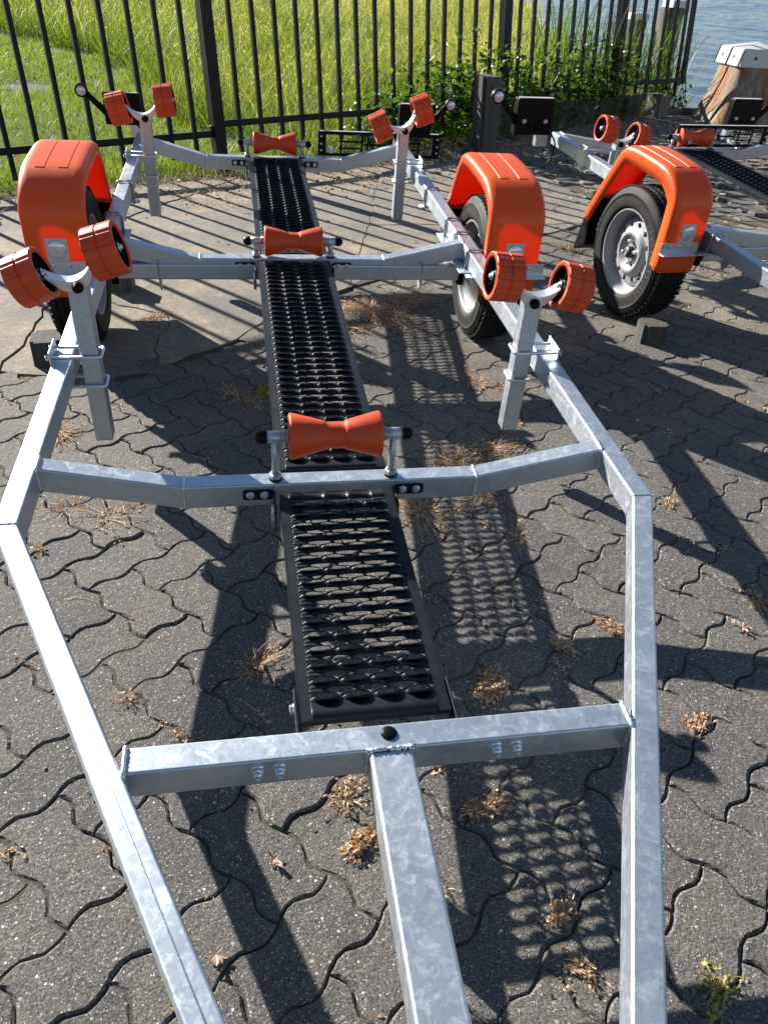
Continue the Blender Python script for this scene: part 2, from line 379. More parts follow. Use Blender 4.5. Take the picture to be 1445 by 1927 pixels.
# water: level in the real world, so tilted in the quay frame
wp = Vector((3.2, 9.7, -.75)); nw = NW
def wz(x, y): return wp.z-((x-wp.x)*nw.x+(y-wp.y)*nw.y)/nw.z
gx = np.arange(-2.0, 34.0, .11); gy = np.concatenate([np.arange(6, 26, .10), np.arange(26, 64, .18)])
X_, Y_ = np.meshgrid(gx, gy); H_ = np.zeros_like(X_)
for _ in range(46):
    lam = float(rng.uniform(.28, 1.7)); a_ = rng.normal(R(205), .55); kx, ky = math.cos(a_)*6.283/lam, math.sin(a_)*6.283/lam
    ph = rng.uniform(0, 6.28); env = .6+.4*np.sin(X_*rng.uniform(.1, .5)+Y_*rng.uniform(.1, .5)+ph*3)
    H_ += env*lam*.0052*(1-np.abs(np.sin((X_*kx+Y_*ky)/2+ph)))**1.0*1.6
H_ -= H_.mean(); Z_ = wp.z-((X_-wp.x)*nw.x+(Y_-wp.y)*nw.y)/nw.z+H_
V = np.stack([X_, Y_, Z_], -1).reshape(-1, 3); ny, nx = X_.shape
q = (np.arange(ny-1)[:, None]*nx+np.arange(nx-1)[None]).ravel(); Fq = np.stack([q, q+1, q+nx+1, q+nx], 1).astype(np.int32)
bx_ = [(-400, 4), (900, 4), (900, 1500), (-400, 1500), (-2, 6), (float(gx[-1]), 6), (float(gx[-1]), float(gy[-1])), (-2, float(gy[-1]))]
me = bpy.data.meshes.new('water'); nv = len(V)
V = np.concatenate([V, np.array([(x, y, wz(x, y)-(.0 if i < 4 else .03)) for i, (x, y) in enumerate(bx_)])])
Fq = np.concatenate([Fq, np.array([(nv, nv+1, nv+5, nv+4), (nv+1, nv+2, nv+6, nv+5), (nv+2, nv+3, nv+7, nv+6), (nv+3, nv, nv+4, nv+7)], np.int32)])
me.vertices.add(len(V)); me.vertices.foreach_set('co', V.astype(np.float32).ravel()); me.loops.add(Fq.size); me.loops.foreach_set('vertex_index', Fq.ravel())
me.polygons.add(len(Fq)); me.polygons.foreach_set('loop_start', np.arange(0, Fq.size, 4, dtype=np.int32)); me.polygons.foreach_set('loop_total', np.full(len(Fq), 4, np.int32))
me.polygons.foreach_set('use_smooth', np.ones(len(Fq), bool)); me.materials.append(WATER); me.update(calc_edges=True)
tag(link(bpy.data.objects.new('water', me)), kind='structure')

# ------------------------------------------------------------------ interlocking pavers
AL = 0.1118
E1 = Vector((math.cos(R(50.66)), math.sin(R(50.66)))); E2 = Vector((E1.y, -E1.x)); PO = Vector((-0.6702, 1.3795))
def PW(i, j): return PO+E1*(i*AL)+E2*(j*AL)
SEGP = [(0, 0), (.12, .050), (.24, .078), (.37, .070), (.5, 0), (.63, -.070), (.76, -.078), (.88, -.050)]
def edge(p, q):
    """wavy unit edge p->q on the grid; consistent from both sides"""
    d_ = (q[0]-p[0], q[1]-p[1]); flip = d_[0]+d_[1] < 0
    out = []
    for t, h in SEGP:
        if flip: t2_, h2 = 1-t, None
        # antisymmetric profile: traversing backwards gives the same curve
        if d_[0] != 0: n = (0, -1) if d_[0] > 0 else (0, 1)
        else: n = (1, 0) if d_[1] > 0 else (-1, 0)
        out.append((p[0]+d_[0]*t+n[0]*h, p[1]+d_[1]*t+n[1]*h))
    return out
def outline(cells_w, cells_h, i0=0, j0=0):
    c = [(i0, j0)]; path = []
    for k in range(cells_w): path.append(((i0+k, j0), (i0+k+1, j0)))
    for k in range(cells_h): path.append(((i0+cells_w, j0+k), (i0+cells_w, j0+k+1)))
    for k in range(cells_w): path.append(((i0+cells_w-k, j0+cells_h), (i0+cells_w-k-1, j0+cells_h)))
    for k in range(cells_h): path.append(((i0, j0+cells_h-k), (i0, j0+cells_h-k-1)))
    pts = []
    for p, q in path: pts += edge(p, q)
    return pts
def paver_geo(kind, seed):
    w_, h_ = (2, 1) if kind == 'H' else (1, 2)
    rr = random.Random(seed); pts = outline(w_, h_)
    P2 = [E1*((x-w_/2)*AL)+E2*((y-h_/2)*AL) for x, y in pts]
    n = len(P2)
    area = sum(P2[i].x*P2[(i+1) % n].y-P2[(i+1) % n].x*P2[i].y for i in range(n))
    if area < 0: P2.reverse()
    nrm = []
    for i in range(n):
        t = (P2[(i+1) % n]-P2[i-1]).normalized(); nrm.append(Vector((t.y, -t.x)))
    def ring(inset, z, jit=0): return [(p.x-k.x*(inset+rr.uniform(-jit, jit)), p.y-k.y*(inset+rr.uniform(-jit, jit)), z+rr.uniform(-jit, jit)*.4) for p, k in zip(P2, nrm)]
    r0 = ring(.0015, -.045); r1 = ring(.0015, -.0042, .0013); r2 = ring(.0052, -.0004, .0021)
    r2 = [(x, y, -.0004) for x, y, z in r2]
    v = r0+r1+r2; f = []
    for a in range(2):
        for i in range(n):
            k = (i+1) % n; f.append((a*n+i, a*n+k, (a+1)*n+k, (a+1)*n+i))
    from mathutils.geometry import tessellate_polygon
    for t in tessellate_polygon([[Vector(p) for p in r2]]):
        a, b, c = t
        if (Vector(r2[b])-Vector(r2[a])).cross(Vector(r2[c])-Vector(r2[a])).z < 0: a, c = c, a
        f.append((2*n+a, 2*n+b, 2*n+c))
    return v, f
PG = {(k, s): paver_geo(k, s*7+(k == 'H')) for k in 'HV' for s in range(4)}
PM = {}
for key, (v, f) in PG.items():
    m_ = MB(); m_.add(v, f, 0, False); me = m_.mesh('paving_stone', PAVER); PM[key] = me
def cone_poly(x, y, poly):
    c = False; n = len(poly)
    for i in range(n):
        (a, b), (e, f) = poly[i], poly[(i+1) % n]
        if (b > y) != (f > y) and x < (e-a)*(y-b)/(f-b)+a: c = not c
    return c
# concrete apron: outline in the quay plane
APRON = [(-8, 2.35), (-2.6, 2.44), (-1.37, 2.49), (-1.0, 2.45), (-.85, 2.62), (-.62, 2.91), (-.46, 3.42), (-.24, 3.6), (0.0, 4.08), (.22, 4.32), (.8, 4.78), (1.12, 5.1), (1.28, 5.75), (1.05, 6.3), (.55, 6.65), (-.2, 6.35), (-1.15, 5.75), (-2.3, 4.75), (-3.4, 3.8), (-8, .5)]
def project(p):
    q = Vector(p)-CAMP; z = q.dot(fwd)
    return (722.5+1479.06*q.dot(right)/z, 963.5-1479.06*q.dot(up)/z, z) if z > .02 else (1e6, 1e6, z)
stones = []
for i in range(-40, 75):
    for j in range(-60, 60):
        cl = (j-i) % 4
        if cl == 3: kind = 'H'; c = PW(i+1, j+.5)      # cells (i,j),(i+1,j)
        elif cl == 0: kind = 'V'; c = PW(i+.5, j+1)
        else: continue
        if not (-3.4 < c.x < 6.5 and -.4 < c.y < 7.2): continue
        if fdist(c.x, c.y) > -.15 or cone_poly(c.x, c.y, APRON): continue
        if c.y > 5.6+.25*math.sin(c.x*5): continue
        u, v, z = project((c.x, c.y, 0))
        vis = -40 < u < 1485 and 0 < v < 2000
        stones.append((z if vis else z+100, kind, c))
stones.sort(key=lambda s: s[0])
paving = empty('paving'); tag(paving, kind='structure')
rest = MB(); tones = []
for n_, (z, kind, c) in enumerate(stones):
    s = random.randrange(4); key = (kind, s)
    dz = max(-.002, random.gauss(0, .0012))+.003*noise.noise(Vector((c.x*1.3, c.y*1.3, 0)))
    M = Matrix.Translation((c.x, c.y, gh(c.x, c.y)+dz)) @ Matrix.Rotation(random.gauss(0, .007), 4, 'X') @ Matrix.Rotation(random.gauss(0, .007), 4, 'Y') @ Matrix.Rotation(random.gauss(0, .008), 4, 'Z')
    if n_ < 300:
        o = bpy.data.objects.new('paving_stone', PM[key]); o.matrix_world = M; COL.objects.link(o); o.parent = paving
    else:
        v, f = PG[key]; rest.add(v, f, 0, False, M); tones += [random.random()]*len(v)
ro = rest.build('paving_stones', PAVER, paving); tag(ro, kind='stuff')
ro.data.attributes.new('tone', 'FLOAT', 'POINT').data.foreach_set('value', tones)

# sand and dirt that partly fills the joints
mb = MB(); st = .028; nx_ = int(5.6/st); ny_ = int(5.6/st)
for j in range(ny_+1):
    for i in range(nx_+1):
        x = -2.2+i*st; y = .1+j*st; q = noise.noise(Vector((x*2.3, y*2.3, 9)))*.55+noise.noise(Vector((x*9, y*9, 4)))*.5
        mb.v.append((x, y, .003*noise.noise(Vector((x*1.3, y*1.3, 0)))+min(-.0036, -.0060+.0085*q)))
for j in range(ny_):
    for i in range(nx_):
        k = j*(nx_+1)+i; mb.f.append((k, k+1, k+nx_+2, k+nx_+1)); mb.m.append(0); mb.sm.append(True)
tag(mb.build('joint_sand', SOIL, paving), kind='stuff')

# rectangular setts towards the quay edge
setts = []
row = 0; y = 4.6
ang = R(14); ca, sa = math.cos(ang), math.sin(ang)
for r_i in range(0, 56):
    off = random.random()*.2
    for c_i in range(-6, 46):
        lx = c_i*.205+off; ly = r_i*.108
        x = .55+lx*ca-ly*sa*-.0-ly*sa; y = 4.9+lx*sa+ly*ca
        if fdist(x, y) > -.14 or cone_poly(x, y, APRON): continue
        if y < 5.75+.25*math.sin(x*5) or y > 9.22 or x > 6.5 or x < .7: continue
        u, v, z = project((x, y, gh(x, y)))
        setts.append((z if (0 < u < 1445 and v > 0) else z+100, x, y))
setts.sort()
sett_paving = empty('sett_paving'); tag(sett_paving, kind='structure')
sm = []
for s in range(5):
    q = random.Random(s+50); l, wd = .098+q.uniform(-.008, .004), .051+q.uniform(-.004, .002)
    m_ = MB(); ou = [(-l, -wd+.012), (-l+.014, -wd), (0, -wd-q.uniform(-.003, .002)), (l-.014, -wd), (l, -wd+.012), (l, wd-.012), (l-.014, wd), (0, wd+q.uniform(-.004, .002)), (-l+.014, wd), (-l, wd-.012)]
    nn = len(ou)
    v = [(a_, b_, -.05) for a_, b_ in ou]+[(a_, b_, -.010) for a_, b_ in ou]+[(a_*.93, b_*.88, q.uniform(-.002, .004)) for a_, b_ in ou]
    f = [(a_*nn+i, a_*nn+(i+1) % nn, (a_+1)*nn+(i+1) % nn, (a_+1)*nn+i) for a_ in range(2) for i in range(nn)]+[tuple(range(2*nn, 3*nn))]
    m_.add(v, f, 0, False); sm.append((m_, m_.mesh('sett', SETT)))
rest = MB(); tones = []
for n_, (z, x, y) in enumerate(setts):
    k = random.randrange(5); wild = 3 if y < 7.2 else 1
    M = Matrix.Translation((x, y, gh(x, y)+random.gauss(0, .003*wild))) @ Matrix.Rotation(ang+random.gauss(0, .03*wild), 4, 'Z') @ Matrix.Rotation(random.gauss(0, .025*wild), 4, 'X') @ Matrix.Rotation(random.gauss(0, .02*wild), 4, 'Y')
    if n_ < 300:
        o = bpy.data.objects.new('sett', sm[k][1]); o.matrix_world = M; COL.objects.link(o); o.parent = sett_paving
    else: rest.add(sm[k][0].v, sm[k][0].f, 0, False, M); tones += [random.random()]*len(sm[k][0].v)
if rest.v:
    ro = rest.build('setts', SETT, sett_paving); tag(ro, kind='stuff')
    ro.data.attributes.new('tone', 'FLOAT', 'POINT').data.foreach_set('value', tones)

# concrete apron in broken slabs
def jag(p, q, amp=.02, n=14):
    (ax, ay), (bx, by) = sorted([p, q]); L = math.hypot(bx-ax, by-ay); n = max(3, int(L/.07)); out = []
    for i in range(n+1):
        t = i/n; x = ax+(bx-ax)*t; y = ay+(by-ay)*t
        if 0 < i < n:
            k = noise.noise(Vector((x*5, y*5, 3)))*.8+noise.noise(Vector((x*19, y*19, 7)))*.5
            x += -(by-ay)/L*k*amp*2; y += (bx-ax)/L*k*amp*2
        out.append((x, y))
    return out if p <= q else out[::-1]
A_ = dict(a=(-8, 2.35), b=(-2.6, 2.44), c=(-1.37, 2.49), d=(-1.0, 2.45), e=(-.85, 2.62), f=(-.62, 2.91), g=(-.46, 3.42), h=(-.24, 3.6), i=(0, 4.08), j=(.22, 4.32), k=(.8, 4.78), l=(1.12, 5.1), m=(1.28, 5.75), n=(1.05, 6.3), o=(.55, 6.65), p=(-.2, 6.35), q=(-1.15, 5.75), r=(-2.3, 4.75), s=(-3.4, 3.8), t=(-8, .5),
           v=(-1.55, 4.55), w=(-.2, 4.72), x=(-1.45, 3.3), y=(-2.9, 3.3), z=(-.95, 3.12))
SL = ['btay'.replace('t', 'a'), 'vwhgfez', 'qpwv', 'wpo', 'wonm', 'wmlk', 'wkjih']
SL = [['a', 'b', 'y', 's', 't'], ['b', 'c', 'x', 'y'], ['c', 'd', 'e', 'z', 'x'], ['z', 'e', 'f', 'g', 'h', 'w', 'v', 'x'], ['y', 'x', 'v', 'q', 'r', 's'], ['v', 'w', 'p', 'q'], ['w', 'h', 'i', 'j', 'k', 'l'], ['w', 'l', 'm', 'n', 'o', 'p']]
apron = empty('concrete_apron'); tag(apron, kind='structure')
for si, keys in enumerate(SL):
    loop = []
    for a_, b_ in zip(keys, keys[1:]+keys[:1]): loop += jag(A_[a_], A_[b_])[:-1]
    n = len(loop); ar = sum(loop[i][0]*loop[(i+1) % n][1]-loop[(i+1) % n][0]*loop[i][1] for i in range(n))
    if ar < 0: loop.reverse()
    nr = []
    for i in range(n):
        t = (Vector(loop[(i+1) % n])-Vector(loop[i-1])).normalized(); nr.append(Vector((t.y, -t.x)))
    bm = bmesh.new()
    def rg_(ins, z): return [bm.verts.new((p[0]-k.x*ins, p[1]-k.y*ins, gh(*p)+z)) for p, k in zip(loop, nr)]
    zt = .004+.003*math.sin(si*2.1)
    a_ = rg_(.0016, -.05); b_ = rg_(.0012, zt-.004); c_ = rg_(.0038, zt)
    for u, v in ((a_, b_), (b_, c_)):
        for i in range(n): bm.faces.new((u[i], u[(i+1) % n], v[(i+1) % n], v[i]))
    bm.faces.new(c_); bmesh.ops.triangulate(bm, faces=[f for f in bm.faces if len(f.verts) > 4])
    me = bpy.data.meshes.new('concrete_slab'); bm.to_mesh(me); bm.free(); me.materials.append(SLAB)
    o = bpy.data.objects.new('concrete_slab', me); link(o, apron)

# ------------------------------------------------------------------ boat trailers
# measured in the trailer's own frame: x across, y towards its rear, z = 0 on top of the side rails
W = .0462; HR = .0601; YB = .5744; AB = .6313; AR = .6015; A4 = .3847
Z3, K3 = -.0645, .3338; Z2, K2 = -.0646, .3269; Z1, K1 = -.0732, .3212; D3 = .0447
Y3, Y2, Y1 = .7514, 2.0808, 3.3802; WT = .0663; W4 = .0447; H4 = .0607
WX, WY_, WZ_, WR = .777, 2.275, -.169, .2735
GROOVES = 40

def tyre_prof():
    r = WR; h = .0775
    out = [(-.058, .172), (-.070, .178), (-.0745, .186), (-.0750, .1865), (-.0765, .192), (-.0775, .200), (-.0785, .222), (-.0772, .2355), (-.0785, .2365), (-.0782, .2385), (-.0762, .2395), (-.0745, .246), (-.0665, .260), (-.060, .2662)]
    for c in (-.036, -.012, .012, .036): out += [(c-.0045, r-.0012*abs(c)/.02), (c-.004, r-.008), (c+.004, r-.008), (c+.0045, r-.0012*abs(c)/.02)]
    out += [(.060, .2662), (.0665, .260), (.0745, .246), (.0762, .2395), (.0782, .2385), (.0785, .2365), (.0772, .2355), (.0785, .222), (.0775, .200), (.0765, .192), (.0750, .1865), (.0745, .186), (.070, .178), (.058, .172)]
    return out
def char_mesh(ch, size, thick=.0008, shear=0):
    cu = bpy.data.curves.new('t', 'FONT'); cu.body = ch; cu.size = size; cu.extrude = thick; cu.align_x = 'CENTER'; cu.resolution_u = 2; cu.shear = shear
    ob = bpy.data.objects.new('t', cu); COL.objects.link(ob); dg = bpy.context.evaluated_depsgraph_get()
    me = ob.evaluated_get(dg).to_mesh(); v = [tuple(q.co) for q in me.vertices]; f = [tuple(p.vertices) for p in me.polygons]
    ob.evaluated_get(dg).to_mesh_clear(); bpy.data.objects.remove(ob); bpy.data.curves.remove(cu); return v, f
def tyre_mb():
    t = MB(); pf = tyre_prof(); t.lathe(pf, 72, 'x')
    # shoulder blocks
    for k in range(64):
        a = 2*math.pi*k/64
        for sx in (-1, 1):
            M = Matrix.Rotation(a, 4, 'X') @ Matrix.Translation((sx*.054, 0, WR-.0045)) @ Matrix.Rotation(sx*.25, 4, 'Z')
            t.box((0, 0, 0), (.020, .019, .0052), 0, M)
        for c in (-.024, 0, .024):
            M = Matrix.Rotation(a+(.02 if c else .05), 4, 'X') @ Matrix.Translation((c, 0, WR-.0020)) @ Matrix.Rotation(.35, 4, 'Z')
            t.box((0, 0, 0), (.0140, .0185, .0046), 0, M)
    for i, ch in enumerate('155/70R13 75T'):
        if ch == ' ': continue
        v, f = char_mesh(ch, .026, .0010); a = R(66-i*6.9)
        # outer sidewall is +x; letters read with their feet towards the hub
        M = Matrix.Rotation(-math.pi/2+a, 4, 'X') @ Matrix.Translation((.0786, 0, .204)) @ Matrix(((0, 0, 1, 0), (1, 0, 0, 0), (0, 1, 0, 0), (0, 0, 0, 1)))
        t.add(v, f, 1, False, M)
    return t
TYRE_ME = tyre_mb().mesh('tyre', [TYRE, TYREL])
def rim_mb():
    m = MB()
    # barrel with both flanges
    m.lathe([(-.066, .181), (-.070, .180), (-.070, .172), (-.060, .167), (-.045, .165), (-.038, .150), (.008, .148), (.020, .165), (.052, .167), (.062, .172), (.064, .181), (.067, .183), (.070, .180), (.068, .170), (.058, .163), (.020, .160), (.012, .145), (-.040, .146), (-.050, .160), (-.066, .166)], 64, 'x')
    return m
def disc_mb():
    m = MB(); n = 12; seg = 96
    # dish: rings of radii; ring of holes left open
    rings = [(.151, .004), (.140, .020), (.129, .031), (.103, .036), (.092, .046), (.082, .054), (.070, .050), (.060, .036), (.040, .034), (.0, .034)]
    vs_ = []
    for r, h in rings:
        for k in range(seg): a = 2*math.pi*k/seg; vs_.append((h, r*math.cos(a), r*math.sin(a)))
    fs = []
    for i in range(len(rings)-1):
        for k in range(seg):
            k2 = (k+1) % seg
            if i == 2: continue
            fs.append((i*seg+k, (i+1)*seg+k, (i+1)*seg+k2, i*seg+k2))
    m.add(vs_, [tuple(reversed(f)) for f in fs], 0, True)
    # annulus carrying the round holes
    step = seg//n
    for q in range(n):
        ac = 2*math.pi*(q+.5)/n; rc = .116; rh = .0122
        outer = []; 
        for k in range(step+1): a = 2*math.pi*(q*step+k)/seg; outer.append((.129, a))
        mid = [(.116, 2*math.pi*(q+1)*step/seg)]
        inner = [(.103, 2*math.pi*(q*step+step-k)/seg) for k in range(step+1)]
        mid2 = [(.116, 2*math.pi*q*step/seg)]
        loop = outer+mid+inner+mid2; nl = len(loop)
        c0 = Vector((rc*math.cos(ac), rc*math.sin(ac)))
        L_ = []; H_ = []
        for r, a in loop:
            p = Vector((r*math.cos(a), r*math.sin(a))); hx = .031+(.129-r)/(.129-.103)*.005; L_.append((hx, p.x, p.y))
            dd = (p-c0).normalized()*rh; H_.append((.0335, c0.x+dd.x, c0.y+dd.y))
        H2 = [(h-.009, y, z) for h, y, z in H_]
        m.add(L_+H_+H2, [((i+1) % nl, i, nl+i, nl+(i+1) % nl) for i in range(nl)]+[(nl+(i+1) % nl, nl+i, 2*nl+i, 2*nl+(i+1) % nl) for i in range(nl)], 0, False)
    return m
RIM_ME = rim_mb().mesh('rim', SILVER); DISC_ME = disc_mb().mesh('wheel_disc', SILVER)
nm = MB(); nm.lathe([(0, .0105), (.010, .0105), (.013, .0085), (.020, .0085), (.022, .006), (.022, .0)], 6, 'x', smooth=False)
NUT_ME = nm.mesh('wheel_nut', ZINC)
hm = MB(); hm.lathe([(0, .024), (.020, .024), (.026, .020), (.027, .0)], 24, 'x')
x_ = -.017
for i, ch in enumerate('KNOTT'):
    v, f = char_mesh(ch, .0115, .0003, .25)
    hm.add(v, f, 1, False, Matrix.Rotation(R(78), 4, 'X') @ Matrix.Translation((.0275, x_+.0087*i-.0004, -.004)) @ Matrix(((0, 0, 1, 0), (1, 0, 0, 0), (0, 1, 0, 0), (0, 0, 0, 1))))
HUB_ME = hm.mesh('hub_cap', [HUBPL, WHITE])
def make_wheel(root, sx, spin=0.0):
    w_ = empty('wheel', (sx*WX, WY_, WZ_), 0, root)
    Mx = Matrix.Rotation(math.pi if sx < 0 else 0, 4, 'Z') @ Matrix.Rotation(spin, 4, 'X')
    for nm_, me in (('tyre', TYRE_ME), ('rim', RIM_ME), ('wheel_disc', DISC_ME)):
        o = bpy.data.objects.new(nm_, me); link(o, w_); o.matrix_local = Mx
    for k in range(4):
        a = 2*math.pi*k/4+.6; o = bpy.data.objects.new('wheel_nut', NUT_ME); link(o, w_); o.matrix_local = Mx @ Matrix.Translation((.034, .045*math.cos(a), .045*math.sin(a)))
    o = bpy.data.objects.new('hub_cap', HUB_ME); link(o, w_); o.matrix_local = Mx @ Matrix.Translation((.034, 0, 0))
    m = MB(); m.tube([(.012, .128, -.045), (.044, .124, -.043)], .005, 8); o = m.build('tyre_valve', BLACKPL, w_); o.matrix_local = Mx
    return w_

def grating(y0, y1, half=.125, pitch=.0345, ncol=4, nsx=96):
    """pressed walkway panel: rows of serrated lens openings with oval ones between"""
    m = MB(); xs = np.linspace(-half+.018, half-.018, nsx+1); Wd = xs[-1]-xs[0]
    def lensA(t, off=0.0):
        q = (t*ncol+off) % 1.0; e = .07
        if off and (t*ncol+off < 1-1e-9 and t*ncol < .5 or t*ncol > ncol-.5): return 0.0
        return math.sqrt(max(0.0, 1-((q-.5)/(.5-e))**2)) if abs(q-.5) < .5-e else 0.0
    rows = int((y1-y0-.05)/pitch); ya = (y0+y1)/2-rows*pitch/2+pitch*.5
    m2 = []
    T = [(x-xs[0])/Wd for x in xs]
    def curve(fy, fz): return [(x, fy(t, k), fz(t, k)) for k, (x, t) in enumerate(zip(xs, T))]
    for r in range(rows):
        yc = ya+r*pitch; hA = .0108; hB = .0062; yB = yc+pitch*.5
        up_ = lambda t, k: yc+hA*lensA(t)
        c = [curve(lambda t, k: yc+hA*lensA(t)*.9, lambda t, k: -.0015*lensA(t)**.5),
             curve(lambda t, k: yc+pitch*.26, lambda t, k: -.001+.001*lensA(t)),
             curve(lambda t, k: yB-hB*lensA(t, .5), lambda t, k: -.0055*lensA(t, .5)**.5),
             curve(lambda t, k: yB+hB*lensA(t, .5), lambda t, k: -.0055*lensA(t, .5)**.5),
             curve(lambda t, k: yc+pitch*.76, lambda t, k: -.001+.0035*lensA(t)),
             curve(lambda t, k: yc+pitch-hA*lensA(t)*1.0+(.0042 if k % 2 else 0)*lensA(t)**.3, lambda t, k: .0078*lensA(t)**.5)]
        n = nsx+1
        for a_, b_ in ((0, 1), (1, 2), (3, 4), (4, 5)):
            if r == rows-1 and a_ >= 3: continue
            if r == rows-1 and (a_, b_) == (1, 2):
                pass
            v = c[a_]+c[b_]; m.add(v, [(k, k+1, n+k+1, n+k) for k in range(nsx)], 0, True)
        # serrated lip in front of the first row
        if r == 0:
            d0 = curve(lambda t, k: yc-hA*lensA(t)+(.0042 if k % 2 else 0)*lensA(t)**.3, lambda t, k: .0078*lensA(t)**.5)
            d1 = curve(lambda t, k: y0+.0, lambda t, k: 0)
            dm = curve(lambda t, k: yc-pitch*.26, lambda t, k: 0)
            for a_, b_ in ((d1, dm), (dm, d0)): m.add(a_+b_, [(k, k+1, n+k+1, n+k) for k in range(nsx)], 0, True)
        if r == rows-1:
            e1 = c[2]; e2 = curve(lambda t, k: y1, lambda t, k: 0)
            e1b = curve(lambda t, k: yB-hB*lensA(t, .5), lambda t, k: 0)
            m.add(c[3]+e2, [(k, k+1, n+k+1, n+k) for k in range(nsx)], 0, True)
    # margins and turned-down flanges with slots
    for sx in (-1, 1):
        m.add([(sx*(half-.018), y0, 0), (sx*half, y0, 0), (sx*half, y1, 0), (sx*(half-.018), y1, 0)], [(0, 1, 2, 3) if sx > 0 else (3, 2, 1, 0)])
    return m
def flange(y0, y1, sx, half=.125, dep=.034, slots=True):
    m = MB(); X = sx*half; p = .031; n = int((y1-y0)/p)
    if not slots: m.box((X, (y0+y1)/2, -dep/2), (.0022, y1-y0, dep)); return m
    m.box((X, (y0+y1)/2, -.007), (.0022, y1-y0, .012)); m.box((X, (y0+y1)/2, -dep+.004), (.0022, y1-y0, .012))
    for i in range(n+1):
        y = y0+.006+i*p
        m.box((X, y+.004, -.0155), (.0021, p-.010 if i < n else .01, .006))
    return m

def cross_beam(root, y, a0, k, z, dep, h, rail_fn=None):
    m = MB(); top = [(-a0, 0), (-k, z), (k, z), (a0, 0)] if k else [(-a0, 0), (a0, 0)]
    # front and rear faces follow the taper of the rails
    poly = top+[(x, zz-h) for x, zz in reversed(top)]
    m.prism(poly, y, y+dep, 'y')
    o = m.build('cross_beam', GALV, root, .0042, 3)
    wl_ = MB()
    if k:
        for sx in (-1, 1): weld(wl_, [(sx*k, y-.0005, z-h*.96), (sx*k, y-.001, z+.0003), (sx*k, y+dep, z+.0005)], .0028); wl_.cut()
    for sx in (-1, 1):
        weld(wl_, [(sx*(a0-.001), y-.001, -h*.9), (sx*(a0-.001), y-.001, -.001), (sx*(a0-.001), y+dep/2, .001), (sx*(a0-.001), y+dep+.001, .0)], .0038); wl_.cut()
    islands(wl_, 'weld_seam', WELD, o)
    return o
def weld(m, pts, r):
    out = []; rad = []
    for p, q in zip(pts, pts[1:]):
        p, q = Vector(p), Vector(q); n = max(3, int((q-p).length/.0035))
        for i in range(n):
            v = p.lerp(q, i/n); k = noise.noise(v*180); out.append(v+Vector((k, noise.noise(v*150+Vector((5, 5, 5))), k))*r*.22); rad.append(r*(1+.30*noise.noise(v*260)+.14*((len(out) % 2)*2-1)))
    out.append(Vector(pts[-1])); rad.append(r)
    m.tube(out, rad, 7)

def hexbolt(m, c, ax='y', r=.0085, h=.006, sgn=-1, mi=0, washer=True):
    c = Vector(c); Rm = {'y': Matrix.Rotation(0, 4, 'X'), 'x': Matrix.Rotation(-math.pi/2, 4, 'Z'), 'z': Matrix.Rotation(math.pi/2, 4, 'X')}[ax]
    M = Matrix.Translation(c) @ Rm
    if washer: m.lathe([(0, r*1.25), (sgn*.0014, r*1.25), (sgn*.0016, 0)], 16, 'y', mi, M)
    m.lathe([(0, r), (sgn*h, r), (sgn*(h+.0012), r*.8), (sgn*(h+.0014), 0)], 6, 'y', mi, M, smooth=False)

def roller_wheel_mesh():
    m = MB(); seg = 96; R0 = .0625; hw = .0385
    hs = [(-hw, -.003), (-hw+.002, 0), (-.0030, 0), (-.0022, -.0024), (.0022, -.0024), (.0030, 0), (hw-.002, 0), (hw, -.003)]
    vs_ = []
    for h, dr in hs:
        for k in range(seg):
            q = k % 8; rib = -.0024 if q in (0, 1) else 0.0
            if q in (4,): rib = 0
            a = 2*math.pi*k/seg; r = R0+dr+rib; vs_.append((h, r*math.cos(a), r*math.sin(a)))
    n = len(hs); m.add(vs_, [(i*seg+k, i*seg+(k+1) % seg, (i+1)*seg+(k+1) % seg, (i+1)*seg+k) for i in range(n-1) for k in range(seg)], 0, False)
    m.lathe([(-hw, .0595), (-hw-.0002, .0500), (-hw+.004, .0490)], 96, 'x', 0); m.lathe([(hw-.004, .0490), (hw+.0002, .0500), (hw, .0595)], 96, 'x', 0)
    return m
RW_ME = roller_wheel_mesh().mesh('roller_tread', RED)
hb = MB(); hw = .0385
hb.lathe([(-hw+.004, .0495), (-.006, .0485), (-.005, .014), (-hw+.006, .013), (-hw+.004, .0)], 40, 'x', 0)
hb.lathe([(hw-.004, .0), (hw-.006, .013), (.005, .014), (.006, .0485), (hw-.004, .0495)], 40, 'x', 0)
for k in range(6):
    for s in (-1, 1): hb.box((s*.015, 0, .031), (.020, .0028, .036), 0, Matrix.Rotation(k*math.pi/3, 4, 'X'))
RH_ME = hb.mesh('roller_hub', BLACKPL)
ax = MB(); ax.lathe([(-.040, .0), (-.040, .0055), (-.034, .006), (-.034, .0105), (-.028, .0105), (-.028, .014), (-.026, .014), (.026, .014), (.028, .014), (.028, .0105), (.034, .0105), (.034, .006), (.040, .0055), (.040, 0)], 12, 'x')
AX_ME = ax.mesh('axle_nut', ZINC)
